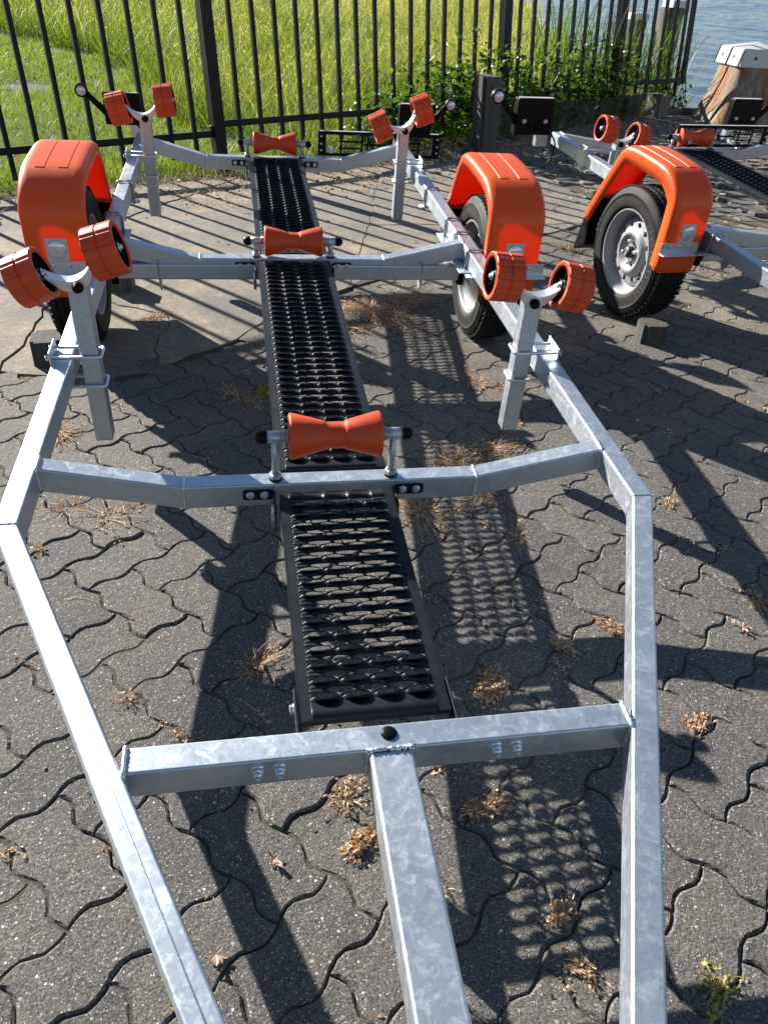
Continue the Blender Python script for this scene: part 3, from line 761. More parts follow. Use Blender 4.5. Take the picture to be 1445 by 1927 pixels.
# cradle: crescent casting
cr = MB(); up_, lo_ = [], []
for i in range(17):
    t = -1+i/8; x = t*.062; up_.append((x, .006+.034*t*t)); lo_.append((x*.97, -.022+.050*abs(t)**2.6))
cr.prism(up_+lo_[::-1], -.021, .021, 'y')
for s in (-1, 1): cr.tube([(s*.055, 0, .030), (s*.075, 0, .034)], .010, 12)
CR_ME = cr.mesh('roller_cradle', CAST)
pv = MB(); pv.lathe([(0, .0135), (-.004, .0135), (-.006, .0115), (-.012, .011), (-.016, .007), (-.017, 0)], 20, 'y')
PV_ME = pv.mesh('pivot_cap', BLACKPL)
def side_roller(root, sx, y, aR, tilt, zp, yaw=0):
    X = sx*(aR-.0455); ps = empty('side_roller', (X, y, 0), 0, root)
    m = MB(); m.box((0, 0, (zp-.245)/2), (.047, .047, zp+.245)); o = m.build('support_post', GALV, ps, .0045, 3)
    m = MB(); m.box((0, 0, -.2455), (.040, .040, .002)); m.build('post_end', BLACKPL, ps)
    Mt = Matrix.Translation((0, -.004, zp)) @ Matrix.Rotation(-tilt, 4, 'Y')
    o = bpy.data.objects.new('roller_cradle', CR_ME); link(o, ps); o.matrix_local = Mt; add_bevel(o, .004, 3)
    o = bpy.data.objects.new('pivot_cap', PV_ME); link(o, ps); o.matrix_local = Mt @ Matrix.Translation((0, -.024, -.010))
    for s in (-1, 1):
        Mw = Mt @ Matrix.Translation((s*.097, 0, .040)) @ Matrix.Rotation(s*.05, 4, 'Y') @ Matrix.Rotation(random.random()*6, 4, 'X')
        for me in (RW_ME, RH_ME, AX_ME):
            o = bpy.data.objects.new(me.name.split('.')[0], me); link(o, ps); o.matrix_local = Mw
    # clamps round post and rail
    for z in (.012, -HR-.012):
        m = MB(); q = .030; xi = -sx*q; xo = sx*(.0255+.022+W+.012+yaw)
        for yy, in ((-.029,), (.029,)): pass
        pts = [(xo, -.029, z), (xi+sx*.010, -.029, z)]+[tuple(v) for v in bez((xi+sx*.010, -.029, z), (xi, -.029, z), (xi, -.019, z), 4)[1:]]+[tuple(v) for v in bez((xi, .019, z), (xi, .029, z), (xi+sx*.010, .029, z), 4)]+[(xo, .029, z)]
        m.tube(pts, .0046, 8); m.build('u_bolt', ZINC, ps)
        m = MB()
        for yy in (-.029, .029): hexbolt(m, (sx*(.0255+.022+W+.001+yaw), yy, z), 'x', .008, .009, sx); m.cut()
        islands(m, 'clamp_nut', ZINC, ps)
    m = MB(); m.box((sx*(.0255+.0205+W+yaw), 0, -HR/2), (.005, .084, HR+.062)); m.build('clamp_plate', ZINC, ps, .0015, 2)
    return ps

kr = MB()
kr.lathe([(-.101, .014), (-.101, .048), (-.099, .0505), (-.095, .0512), (-.030, .0345), (-.0225, .0322), (-.0220, .0318), (-.0212, .0300), (-.0205, .0296), (-.010, .0296), (.010, .0296), (.0205, .0296), (.0212, .0300), (.0220, .0318), (.0225, .0322), (.030, .0345), (.095, .0512), (.099, .0505), (.101, .048), (.101, .014)], 56, 'x')
KR_ME = kr.mesh('roller_body', RED)
def keel_roller(root, y, zb, zc):
    k = empty('keel_roller', (0, y, 0), 0, root)
    o = bpy.data.objects.new('roller_body', KR_ME); link(o, k); o.location = (0, 0, zc)
    for s in (-1, 1):
        m = MB(); m.tube([(s*.104, 0, zc), (s*.152, 0, zc)], .0135, 20)
        for q in (.105, .109, .113): m.lathe([(s*q-.0012, .013), (s*q-.001, .0158), (s*q+.001, .0158), (s*q+.0012, .013)], 20, 'x', 0, Matrix.Translation((0, 0, zc)))
        m.tube([(s*.132, 0, zb), (s*.132, 0, zc)], .0085, 14); m.build('roller_bracket', PTUBE, k)
        m = MB(); m.lathe([(0, .0155), (.004, .0155), (.0045, 0)], 20, 'z', 1, Matrix.Translation((s*.132, 0, zb)))
        m.lathe([(.004, .0145), (.014, .0145), (.0155, .012), (.0155, 0)], 6, 'z', 0, Matrix.Translation((s*.132, 0, zb)), smooth=False); m.build('lock_nut', [PTUBE, BLACKPL], k)
        m = MB(); pr = [(0, .0150), (.003, .0155), (.014, .0150), (.021, .0115), (.0245, .006), (.0255, 0)]
        m.lathe([(s*h, r) for h, r in pr], 20, 'x', 0, Matrix.Translation((s*.150, 0, zc))); m.build('end_cap', BLACKPL, k)
    return k

def mudguard(root, sx, xin, wide=.196, flap=True, short=False):
    g = empty('mudguard', (0, 0, 0), 0, root)
    if short: g.scale = (1, .93, 1); g.location = (0, .186, 0)
    prof = [(1.955, -.150), (1.948, -.130), (1.948, .075), (1.955, .152), (2.055, .219), (2.14, .229), (2.35, .233), (2.435, .219), (2.495, .140), (2.62, -.060), (2.655, -.125)]
    # smooth the profile
    P = [Vector((a, b)) for a, b in prof]
    for _ in range(2):
        Q = [P[0]]
        for a, b in zip(P, P[1:]): Q += [a*.75+b*.25, a*.25+b*.75]
        P = Q+[P[-1]]
    cen = Vector((WY_, -.05)); n = len(P)
    nr = []
    for i in range(n):
        t = (P[min(i+1, n-1)]-P[max(i-1, 0)]).normalized(); q = Vector((t.y, -t.x)); 
        if (cen-P[i]).dot(q) < 0: q = -q
        nr.append(q)
    x0, x1 = xin, xin+wide
    acr = [(x0+.003, .040), (x0, .016), (x0+.004, .006), (x0+.014, .0008), (x0+.03, 0)]
    acr += [(x0+wide*.33, 0), (x0+wide*.66, 0), (x1-.03, 0), (x1-.014, .0008), (x1-.004, .006), (x1, .016), (x1-.003, .064)]
    m = MB(); vs_ = []
    for i in range(n):
        for X, off in acr:
            if off < 0: off = off*(1 if 2.09 < P[i].x < 2.40 else 0)
            fl = 1.0 if off <= .02 else 1.0
            q = P[i]+nr[i]*off*fl; vs_.append((sx*X, q.x, q.y))
    c = len(acr); fs = [(i*c+k, i*c+k+1, (i+1)*c+k+1, (i+1)*c+k) for i in range(n-1) for k in range(c-1)]
    if sx < 0: fs = [tuple(reversed(f)) for f in fs]
    fs = [tuple(reversed(f)) for f in fs]
    m.add(vs_, fs, 0, True); o = m.build('guard_shell', GUARD, g)
    md = o.modifiers.new('thick', 'SOLIDIFY'); md.thickness = .0028; md.offset = -1
    m = MB()
    for c_ in (.33, .69):
        a_ = sx*(x0+wide*c_); idx = [i for i in range(n) if 2.075 < P[i].x < 2.40]; vv = []
        for i in idx:
            e_ = 0 if i in (idx[0], idx[-1]) else 1
            q = P[i]-nr[i]*.0042; b_ = P[i]+nr[i]*.001
            vv += [(a_-.0180, b_.x, b_.y), (a_-.0145, q.x, q.y), (a_+.0145, q.x, q.y), (a_+.0180, b_.x, b_.y)]
        kk = len(idx); m.add(vv, [(i*4+j, i*4+j+1, i*4+j+5, i*4+j+4) for i in range(kk-1) for j in range(3)]+[(0, 3, 2, 1), ((kk-1)*4, (kk-1)*4+1, (kk-1)*4+2, (kk-1)*4+3)], 0, False); m.cut()
    islands(m, 'guard_rib', GUARD, g)
    yf = 1.946
    m = MB(); xm = sx*(x0+wide*.60); m.box((xm, yf-.0025, -.045), (wide*1.02, .004, .040)); m.box((xm, yf-.020, -.066), (wide*1.04, .036, .004))
    m.box((sx*(x0-.02), yf-.015, -.067), (.10, .030, .006)); m.build('guard_bracket', ZINC, g, .0015)
    m = MB()
    for c_ in (.35, .60, .85): m.lathe([(0, .0075), (-.003, .007), (-.0045, .003), (-.002, .0)], 16, 'y', 0, Matrix.Translation((sx*(x0+wide*c_), yf-.0046, -.038))); m.cut()
    islands(m, 'rivet', ZINC, g)
    xr_ = sx*(x0+wide*.50)
    m = MB(); m.prism([(xr_-.034, -.024), (xr_+.034, -.024), (xr_+.034, .050), (xr_-.034, .050)], yf-.0055, yf-.0035, 'y'); m.build('reflector_plate', CAPM, g, .001)
    m = MB(); m.lathe([(0, .029), (-.003, .029), (-.005, .027), (-.0055, 0)], 32, 'y', 0, Matrix.Translation((xr_, yf-.006, .015))); m.lathe([(-.0055, .004), (-.0065, .003), (-.007, 0)], 10, 'y', 1, Matrix.Translation((xr_, yf-.006, .015)))
    m.build('round_reflector', [LENSW, ZINC], g)
    if flap:
        m = MB(); m.prism([(2.615, -.02), (2.625, -.02), (2.70, -.30), (2.69, -.31), (2.60, -.26)], sx*(x0+.012), sx*(x1-.010), 'x'); m.build('mud_flap', BLACKPL, g, .003)
    # rear bracket
    m = MB(); m.box((sx*(x0-.01+wide*.3), 2.668, -.068), (wide*.7, .025, .006)); m.box((sx*(x0-.01), 2.70, -.067), (.12, .022, .006)); m.build('guard_bracket', ZINC, g, .001)
    return g

def rail_u_bolt(root, sx, y, a):
    m = MB(); x0 = a-.006; x1 = a+W+.006; zt = .0055; zb = -HR-.022
    pts = [(sx*x0, y, zb), (sx*x0, y, zt-.012)]+[tuple(v) for v in bez((sx*x0, y, zt-.012), (sx*x0, y, zt), (sx*(x0+.012), y, zt), 4)[1:]]+[tuple(v) for v in bez((sx*(x1-.012), y, zt), (sx*x1, y, zt), (sx*x1, y, zt-.012), 4)]+[(sx*x1, y, zb)]
    m.tube(pts, .0050, 10); o = m.build('u_bolt', simple_ub, root)
    return o
simple_ub = simple('bright_zinc_rod', (.42, .46, .50), .3, .9)

def make_trailer(name, label, da, dy, tilts, rear_x=0, light=None, plate=(.53, -.035), yfin=.13):
    root = empty(name); tag(root, label, 'boat trailer', 'galvanised boat trailers with orange mudguards')
    ab, ar, a4 = AB+da, AR+da, A4+da; y1 = Y1+dy
    def ain(y): return ab+(ar-ab)*(y-YB)/(3-YB) if y > YB else a4+(ab-a4)*y/YB
    yn = -.80; yend = y1+yfin
    for sx in (-1, 1):
        m = MB(); pl = [(sx*ain(yend), yend), (sx*ab, YB), (sx*ain(yn), yn), (sx*(ain(yn)+W), yn), (sx*(ab+W), YB), (sx*(ain(yend)+W), yend)]
        m.prism(pl, -HR, 0, 'z'); o = m.build('side_rail', GALV, root, .0048, 3)
        wm = MB(); weld(wm, [(sx*ab, YB, -HR), (sx*ab, YB, .0006), (sx*(ab+W), YB, .0006), (sx*(ab+W), YB, -HR)], .0016); wm.build('weld_seam', WELD, o)
        if sx < 0:
            wm = MB(); wm.tube([(sx*(ab+W*.45), YB-.005, -.0007), (sx*(ain(yn)+W*.45), yn, -.0007)], .0016, 10); wm.build('seam_line', WELD, o)
        m = MB(); m.box((sx*(ain(yend)+W/2), yend+.002, -HR/2), (W-.004, .004, HR-.004)); m.build('rail_plug', BLACKPL, root)
    # tongue
    m = MB(); m.box((0, (-.002-1.25)/2, -.031), (WT, 1.25, .060)); o = m.build('drawbar', GALV, root, .0055, 3)
    wm = MB(); weld(wm, [(-WT/2-.001, .0, -.060), (-WT/2-.001, .0, .0), (WT/2+.001, .0, .0), (WT/2+.001, .0, -.060)], .0045); wm.build('weld_seam', WELD, o)
    m = MB(); m.box((0, -1.30, -.03), (.05, .16, .05)); m.lathe([(-.09, .0), (-.09, .036), (0, .040), (.02, .03), (.03, 0)], 20, 'y', 0, Matrix.Translation((0, -1.36, -.03))); m.build('coupling_head', BLACKPL, root, .004)
    b4 = cross_beam(root, 0, a4+.001, 0, 0, W4, H4)
    m = MB(); m.lathe([(0, .0125), (.0012, .0125), (.003, .011), (.0042, .006), (.0045, 0)], 24, 'z', 0, Matrix.Translation((.001, .027, 0))); m.build('drain_plug', BLACKPL, root)
    m = MB()
    for x in (-.197, -.165, .165, .197):
        hexbolt(m, (x, 0, -.021), 'y', .0088, .007, -1); m.lathe([(-.0085, .0072), (-.013, .0068), (-.014, 0)], 16, 'y', 0, Matrix.Translation((x, 0, -.021))); m.tube([(x, -.013, -.021), (x, -.020, -.021)], .0035, 8); m.cut()
    islands(m, 'beam_bolt', ZINC, root)
    cross_beam(root, Y3, ain(Y3)+.001, K3, Z3, D3, HR); cross_beam(root, Y2, ain(Y2)+.001, K2, Z2, D3, HR); cross_beam(root, y1, ain(y1)+.001, K1, Z1, D3, HR)
    for y, z in ((Y3, Z3), (Y2, Z2), (y1, Z1)):
        for sx in (-1, 1):
            m = MB(); xa, xb = .139, .207; zz = z-.0255
            pts = []
            r = .007
            for cx_, cz_, a0 in ((xb-r, zz+.0135-r, 0), (xa+r, zz+.0135-r, 90), (xa+r, zz-.0135+r, 180), (xb-r, zz-.0135+r, 270)):
                for k in range(4): a = R(a0+k*30); pts.append((sx*(cx_+r*math.cos(a)), cz_+r*math.sin(a)))
            m.prism(pts, y-.0045, y-.0012, 'y'); o = m.build('mounting_plate', BLACKPT, root)
            m = MB()
            for x in (.158, .190): hexbolt(m, (sx*x, y-.0045, zz), 'y', .0078, .005, -1, 0, True); m.cut()
            islands(m, 'plate_bolt', ZINC, o)
            m = MB(); m.box((sx*.137, y-.035, zz-.022), (.004, .066, .062)); m.build('panel_bracket', BLACKPT, root, .001)
            m = MB(); m.tube([(sx*.140, y-.030, zz-.01), (sx*.140, y-.030, zz-.075)], .005, 8); hexbolt(m, (sx*.139, y-.045, zz-.035), 'x', .008, .006, sx); m.build('stay_rod', ZINC, root)
    for y0, yb_, z in ((.108, Y3-.030, -.066), (Y3+D3+.012, Y2-.014, -.067), (Y2+D3+.012, y1-.004, -.070)):
        p = empty('walkway_panel', (0, 0, z), 0, root)
        o = grating(y0, yb_).build('grating', BLACKPT, p); md = o.modifiers.new('thick', 'SOLIDIFY'); md.thickness = .0010; md.offset = -1
        for sx in (-1, 1): flange(y0, yb_, sx, slots=da > 0).build('panel_flange', BLACKPT, p)
        m = MB(); m.box((0, y0+.001, -.005), (.246, .0022, .010)); m.cut(); m.box((0, yb_-.001, -.005), (.246, .0022, .010)); islands(m, 'panel_edge', BLACKPT, p)
    for sx in (-1, 1):
        m = MB(); m.box((sx*.132, .112, -.089), (.004, .13, .046)); m.build('panel_bracket', BLACKPT, root, .001)
        m = MB(); 
        for yy in (.075, .15): hexbolt(m, (sx*.1345, yy, -.085), 'x', .008, .006, sx); m.cut()
        islands(m, 'bracket_bolt', ZINC, root)
        m = MB(); m.box((sx*.165, .0475, -.0585), (.07, .004, .030)); m.build('panel_bracket', BLACKPT, root)
    keel_roller(root, Y3+D3*.5, Z3, .048); keel_roller(root, Y2+D3*.5, Z2, -.010); keel_roller(root, y1+D3*.5, Z1, -.013)
    for (sx, y), (tl, zp) in zip(((-1, 1.245), (1, 1.235), (-1, 3.06+dy), (1, 3.06+dy)), tilts):
        side_roller(root, sx, y, ain(y)-(rear_x if y > 3 else 0), tl, zp, rear_x if y > 3 else 0)
    # axle and suspension
    m = MB(); m.box((0, 2.10, -.112), (2*(ar)+.02, .056, .056)); m.build('axle_beam', GALV, root, .006, 3)
    for sx in (-1, 1):
        m = MB(); m.prism([(2.066, -.070), (2.135, -.070), (2.140, -.150), (2.110, -.195), (2.075, -.165)], sx*(ar-.135), sx*(ar-.129), 'x'); m.box((sx*(ar+.015), 2.16, -.0665), (.075, .40, .005)); m.build('axle_bracket', GALV, root, .002)
        m = MB(); m.box((sx*(ar+.02), 2.185, -.14), (.025, .21, .045), 0, None); m.tube([(sx*(ar+.0), WY_, WZ_), (sx*(WX+da-.02), WY_, WZ_)], .028, 20); m.build('suspension_arm', BLACKPL, root, .005)
        m = MB(); m.lathe([(-.02, 0), (-.02, .128), (.015, .130), (.018, .06), (.02, 0)], 32, 'x', 0, Matrix.Translation((sx*(WX+da-.015), WY_, WZ_))); m.build('brake_drum', HUBPL, root)  # drum widened and coloured black, painting the shade behind the wheel holes
        for y in (1.995, 2.175, 2.325, 2.70): rail_u_bolt(root, sx, y, ain(y))
        for y in (1.995, 2.70):
            m = MB(); m.box((sx*(ain(y)+.018), y, -HR-.012), (.095, .030, .005)); m.build('clamp_plate', ZINC, root)
        make_wheel(root, sx, .3*sx)
        for c in root.children:
            pass
        mudguard(root, sx, ar+.064+(.040 if da else 0), .168 if da else .196, True, da > 0)
        # side marker on the outer face of the rail
        m = MB(); m.box((sx*(ain(1.15)+W+.004), 1.15, -.032), (.006, .055, .030)); m.build('side_reflector', LENSA, root, .002)
    for w_ in [c for c in root.children if c.name.startswith('wheel')]:
        w_.location.x += math.copysign(da+.012, w_.location.x) if da else 0
    # rear lights
    yl = y1+.12 if not light else light[1]
    for sx in (-1, 1):
        bx = .695+da if not light else light[0]
        L = empty('rear_light', (sx*bx, yl, .095), 0, root)
        if light: L.scale = (light[2],)*3; L.location.z = light[3]
        if light and sx > 0: L.location = (.62, 3.95, .02)
        m = MB(); m.box((0, 0, 0), (.165, .042, .135)); m.build('light_housing', BLACKPL, L, .004)
        m = MB(); m.box((0, .0235, 0), (.150, .010, .120)); m.build('rear_lens', LENSR, L, .003)
        m = MB(); m.box((0, -.004, .0692), (.150, .020, .002)); m.build('housing_edge', CAPM, L)
        m = MB(); m.tube([(sx*.075, 0, -.02), (sx*.115, -.004, .020), (sx*.155, -.006, .062)], [.017, .014, .012], 10); m.build('marker_arm', BLACKPL, L)
        m = MB(); m.lathe([(.014, .0), (.014, .024), (.004, .029), (-.014, .028), (-.017, .026), (-.015, .0225), (-.012, .0215)], 28, 'y', 0, Matrix.Translation((sx*.172, -.008, .072)))
        m.lathe([(-.012, .0218), (-.017, .0185), (-.0195, .010), (-.020, 0)], 24, 'y', 1, Matrix.Translation((sx*.172, -.008, .072)))
        m.build('marker_lamp', [BLACKPL, LENSW], L)
        m = MB()
        for q in (-.045, .05): hexbolt(m, (q, -.021, -.015), 'y', .007, .006, -1); m.cut()
        islands(m, 'housing_screw', ZINC, L)
        m = MB(); m.box((-sx*.05, -.002, -.068), (.05, .03, .09)); m.build('light_bracket', ZINC, root if False else L, .001)
        m = MB(); m.tube(bez((0, -.022, -.03), (-sx*.05, -.10, -.02), (-sx*.10, -.05, -.10), 8)+bez((-sx*.10, -.05, -.10), (-sx*.12, .0, -.18), (-sx*.06, -.05, -.19), 6), .0035, 6); m.build('light_cable', BLACKPL, L)
    # number plate carrier, pushed to one side
    B = empty('plate_carrier', (plate[0], yl+.02, plate[1]), 0, root)
    m = MB(); m.box((0, 0, .050), (.62, .012, .016)); m.box((0, 0, -.050), (.62, .010, .014))
    for x in (-.290, .290): m.box((x, 0, 0), (.040, .009, .090))
    for x in (-.195, -.09, -.06, .08, .11, .20): m.box((x, 0, 0), (.010, .008, .088))
    m.box((-.15, 0, .012), (.12, .007, .008)); m.box((-.15, 0, -.020), (.12, .007, .008)); m.box((.15, 0, .012), (.12, .007, .008)); m.box((.15, 0, -.020), (.12, .007, .008)); m.box((0, 0, 0), (.16, .006, .010))
    m.build('carrier_frame', BLACKPL, B, .0015, 1)
    m = MB(); m.box((0, -.001, .0590), (.60, .014, .002)); m.build('carrier_edge', CAPM, B)
    m = MB()
    for x in (-.295, .295):
        for z in (-.03, 0, .035): m.lathe([(0, .006), (-.003, .005), (-.0035, 0)], 10, 'y', 0, Matrix.Translation((x, -.006, z))); m.cut()
    islands(m, 'carrier_screw', CAPM, B)
    m = MB()
    for x in (-.115, -.035): m.box((x, -.006, .040), (.020, .004, .014)); m.cut()
    islands(m, 'carrier_clip', BLUEC, B)
    m = MB(); m.box((-.25, -.03, -.02), (.02, .06, .02)); m.cut(); m.box((.05, -.03, -.02), (.02, .06, .02)); islands(m, 'carrier_arm', ZINC, B)
    return root, ain

tA, _ = make_trailer('boat_trailer', 'empty galvanised boat trailer filling the foreground, drawbar pointing at the viewer', 0, 0,
                     ((R(20), .207), (-R(8), .168), (R(11), .170), (R(22), .155)))
tA.matrix_world = Matrix.Translation((.0347, .7691, .2684)) @ Matrix.Rotation(.2013, 4, 'Z') @ Matrix.Rotation(.0769, 4, 'X')
tB, _ = make_trailer('boat_trailer', 'wider galvanised boat trailer at the right edge, its wheel against a wood block', .2437, .1216,
                     ((R(8), .17), (R(6), .17), (-R(10), .050), (R(14), .055)), .105, (1.035, 3.52, 1.3, .085), (.20, -.01), .055)
tB.matrix_world = Matrix.Translation((2.7204, 1.6669, .2635)) @ Matrix.Rotation(.3165, 4, 'Z') @ Matrix.Rotation(.0832, 4, 'X') @ Matrix.Rotation(-.0028, 4, 'Y')

WOODG = woodmat('dark_grey_wood', (.018, .017, .015), (.062, .058, .050), (.12, .115, .10))  # darker grey wood of the timber post and one wheel chock
# ------------------------------------------------------------------ fence
fence = empty('metal_fence', (FA.x, FA.y, 0)); tag(fence, 'tall black metal bar fence between the yard and the meadow', 'fence')
e_ = Vector(FE).normalized(); n_ = e_.cross(FU).normalized(); MF = Matrix((e_, -n_, FU)).transposed().to_4x4()
def fmat(k, h=0): return Matrix.Translation(-Vector((FA.x, FA.y, 0))) @ Matrix.Translation(Vector((FA.x, FA.y, .27))+FE*k+FU*h) @ MF
bm_ = MB(); bm_.box((0, 0, .60), (.0285, .0285, 1.52)); me = bm_.mesh('bar', FENCE)
for k in range(-13, 32):
    if k in (0, 16, 25): continue
    if k == 31: pass
    o = bpy.data.objects.new('bar', me); link(o, fence); o.matrix_local = fmat(k, random.uniform(-.004, .004)) @ Matrix.Rotation(random.gauss(0, .004), 4, 'Y'); add_bevel(o, .003, 1)
for k in (0, 16, 25):
    m = MB(); m.box((0, 0, .40), (.082, .082, 2.1)); o = m.build('post', FENCE, fence, .006, 2); o.matrix_local = fmat(k)
    m = MB(); m.box((0, 0, 0), (.11, .034, .050)); m.lathe([(-.03, 0), (-.03, .008), (-.022, .009), (-.022, 0)], 8, 'y'); o = m.build('rail_bracket', FENCE, fence, .003, 1); o.matrix_local = fmat(k) @ Matrix.Translation((0, 0, 0))
m = MB(); m.box((0, 0, .60), (.050, .040, 1.30)); o = m.build('end_bar', FENCE, fence, .004, 2); o.matrix_local = fmat(31.65)
for k0, k1 in ((-13.5, -.25), (.25, 15.75), (16.25, 24.75), (25.25, 31.65)):
    L = (k1-k0)*FE.length
    for h in (0, 1.2):
        m = MB(); m.box((0, 0, 0), (L, .032, .042)); o = m.build('cross_rail', FENCE, fence, .003, 1); o.matrix_local = fmat((k0+k1)/2, h)

# ------------------------------------------------------------------ timber
def timber(name, label, cat, loc, size, mat_, rz=0, lean=(0, 0), seed=0, parent=None, taper=1.0, group=None, rough=.006):
    bm = bmesh.new(); bmesh.ops.create_cube(bm, size=1); a, b, h = size
    bmesh.ops.bevel(bm, geom=[e for e in bm.edges if abs(e.verts[0].co.z-e.verts[1].co.z) > .5], offset=.14, segments=2, affect='EDGES')
    bmesh.ops.bisect_plane
    for z in [i/7-.5 for i in range(1, 7)]:
        bmesh.ops.bisect_plane(bm, geom=bm.verts[:]+bm.edges[:]+bm.faces[:], plane_co=(0, 0, z), plane_no=(0, 0, 1))
    for v in bm.verts:
        t = v.co.z+.5; s_ = 1+(taper-1)*t
        v.co = Vector((v.co.x*a*s_+lean[0]*t*h, v.co.y*b*s_+lean[1]*t*h, t*h))
        q = noise.noise(Vector((v.co.x*9+seed*7, v.co.y*9, v.co.z*3))); r2 = noise.noise(Vector((v.co.x*30, v.co.y*30+seed, v.co.z*14)))
        v.co += Vector((q, r2, r2*.8 if t > .9 else 0))*rough
    me = bpy.data.meshes.new(name); bm.to_mesh(me); bm.free(); me.materials.append(mat_)
    o = bpy.data.objects.new(name, me); link(o, parent); o.location = loc; o.rotation_euler = (0, 0, rz)
    if label: tag(o, label, cat, group)
    return o
timber('timber_post', 'thick grey weathered timber post standing before the fence and bindweed', 'post', (.62, 7.09, .0), (.185, .17, .60), WOODG, .5, (-.02, .06), 1)
timber('timber_stump', 'short cut timber stump at the right end of the edging boards', 'post', (2.50, 9.06, .12), (.21, .19, .25), WOOD, .6, (-.03, .0), 2, taper=.96)
wall = empty('edging_boards', (1.6, 8.3, .12)); tag(wall, 'row of dark upright boards holding the bank under the fence', 'retaining wall')
k = 15.2; i = 0
while k < 27.3:
    p = Vector((FA.x, FA.y, 0))+FE*k-Vector((FN2.x, FN2.y, 0))*.09
    wd = .14+random.uniform(-.012, .012)
    o = timber('board', None, None, Vector((p.x, p.y, gh(p.x, p.y)-.06))-wall.location, (wd, .045, .26+random.uniform(-.02, .018)), WOODD, math.atan2(FE.y, FE.x), (random.uniform(-.04, .04), random.uniform(-.05, .05)), i, wall, 1.0, None, .004)
    k += (wd+.006)/FE.length; i += 1
timber('wood_block', 'square grey wood block chocking the wheel of the right-hand trailer', 'wheel chock', (1.070, 3.205, 0), (.108, .10, .080), WOODG, .12, (0, 0), 5, rough=.002)
timber('wood_block', 'dark wood block lying before the left wheel of the foreground trailer', 'wheel chock', (-1.235, 2.60, 0), (.10, .12, .095), WOODD, .3, (0, 0), 6, rough=.002)
timber('wood_block', 'round-edged brown wood block behind the left wheel, under the axle', 'wheel chock', (-1.235, 3.40, 0), (.12, .12, .10), WOOD, .1, (0, 0), 7, rough=.006)
qe = empty('quay_edge', (2.9, 9.3, .15)); tag(qe, 'low timber beams along the water edge beside the big bollard', 'kerb')
for i, (x, y, l, rz) in enumerate(((2.62, 9.30, .42, .10), (3.05, 9.36, .40, .03), (3.5, 9.38, .5, .02), (4.1, 9.38, .6, .0), (4.8, 9.38, .7, 0))):
    o = timber('beam', None, None, Vector((x, y, gh(x, y)-.04))-qe.location, (l, .16, .075), WOODD if i % 2 else WOOD, rz, (0, 0), i+20, qe, 1.0, None, .004)

# big mooring bollard: flared square timber under a white steel cap
bl = empty('mooring_bollard', (3.34, 9.05, .12)); tag(bl, 'big flared wooden mooring bollard with a white steel cap at the quay edge', 'bollard')
m = MB(); NZ = 26; NA = 64
for i in range(NZ+1):
    t = i/NZ; h = t*.56; hd = .335+.175*(1-t)**1.4
    for k in range(NA):
        a = 2*math.pi*k/NA; c_, s_ = math.cos(a), math.sin(a)
        p_ = 5.0; r_ = hd*.78/((abs(c_)**p_+abs(s_)**p_)**(1/p_))
        r_ *= 1+.030*noise.noise(Vector((c_*4, s_*4, h*1.2)))*(1.4-t)+.022*noise.noise(Vector((c_*14, s_*14, h*1.5)))*(1.3-t)+.010*noise.noise(Vector((c_*40, s_*40, h*3)))
        m.v.append((r_*c_, r_*s_, h))
for i in range(NZ):
    for k in range(NA): m.f.append((i*NA+k, i*NA+(k+1) % NA, (i+1)*NA+(k+1) % NA, (i+1)*NA+k)); m.m.append(0); m.sm.append(True)
BR = .14
o = m.build('timber', WOODB, bl); o.rotation_euler = (0, 0, BR)
m = MB(); S = .285
v = [(-S, -S, .545), (S, -S, .545), (S, S, .545), (-S, S, .545), (-S*.93, -S*.93, .70), (S*.93, -S*.93, .70), (S*.93, S*.93, .70), (-S*.93, S*.93, .70), (-.04, -.04, .755), (.04, -.04, .755), (.04, .04, .755), (-.04, .04, .755)]
m.add(v, [(3, 2, 1, 0)]+[(i+4*j, (i+1) % 4+4*j, (i+1) % 4+4*j+4, i+4*j+4) for j in (0, 1) for i in range(4)]+[(8, 9, 10, 11)])
o = m.build('cap', CAPM, bl, .014, 3); o.rotation_euler = (0, 0, BR)
m = MB()
for x in (-.14, .10):
    m.lathe([(.012, .0), (.012, .016), (.002, .017), (.0, .010), (-.004, 0)], 12, 'y', 0, Matrix.Rotation(BR, 4, 'Z') @ Matrix.Translation((x, -S*.975, .625)))
    m.cut(); m.lathe([(.012, .0), (.012, .016), (.002, .017), (.0, .010), (-.004, 0)], 12, 'y', 0, Matrix.Rotation(BR-math.pi/2, 4, 'Z') @ Matrix.Translation((x, -S*.975, .625))); m.cut()
islands(m, 'cap_bolt', RUST, bl)
# two dolphins beyond the fence
for (x, y, zt, wd, ln, lab) in ((2.63, 11.3, .93, .30, (-.02, .02), 'grey mooring pile with a pale cap, the left one behind the fence end'), (2.90, 10.9, 1.08, .26, (.05, .03), 'taller leaning mooring pile with yellowed top, the right one behind the fence end')):
    r_ = empty('mooring_pile', (x, y, -1.6)); tag(r_, lab, 'mooring pile')
    timber('pile', None, None, (0, 0, 0), (wd, wd, zt+1.6), WOOD, .5, (ln[0]*.5, ln[1]*.5), int(x*10), r_, .9, None, .02)
    c_ = timber('pile_cap', None, None, (ln[0]*.5*(zt+1.6), ln[1]*.5*(zt+1.6), zt+1.6), (wd*.98, wd*.98, .07), CAPM, .5, (0, 0), 3, r_, .95, None, .004)

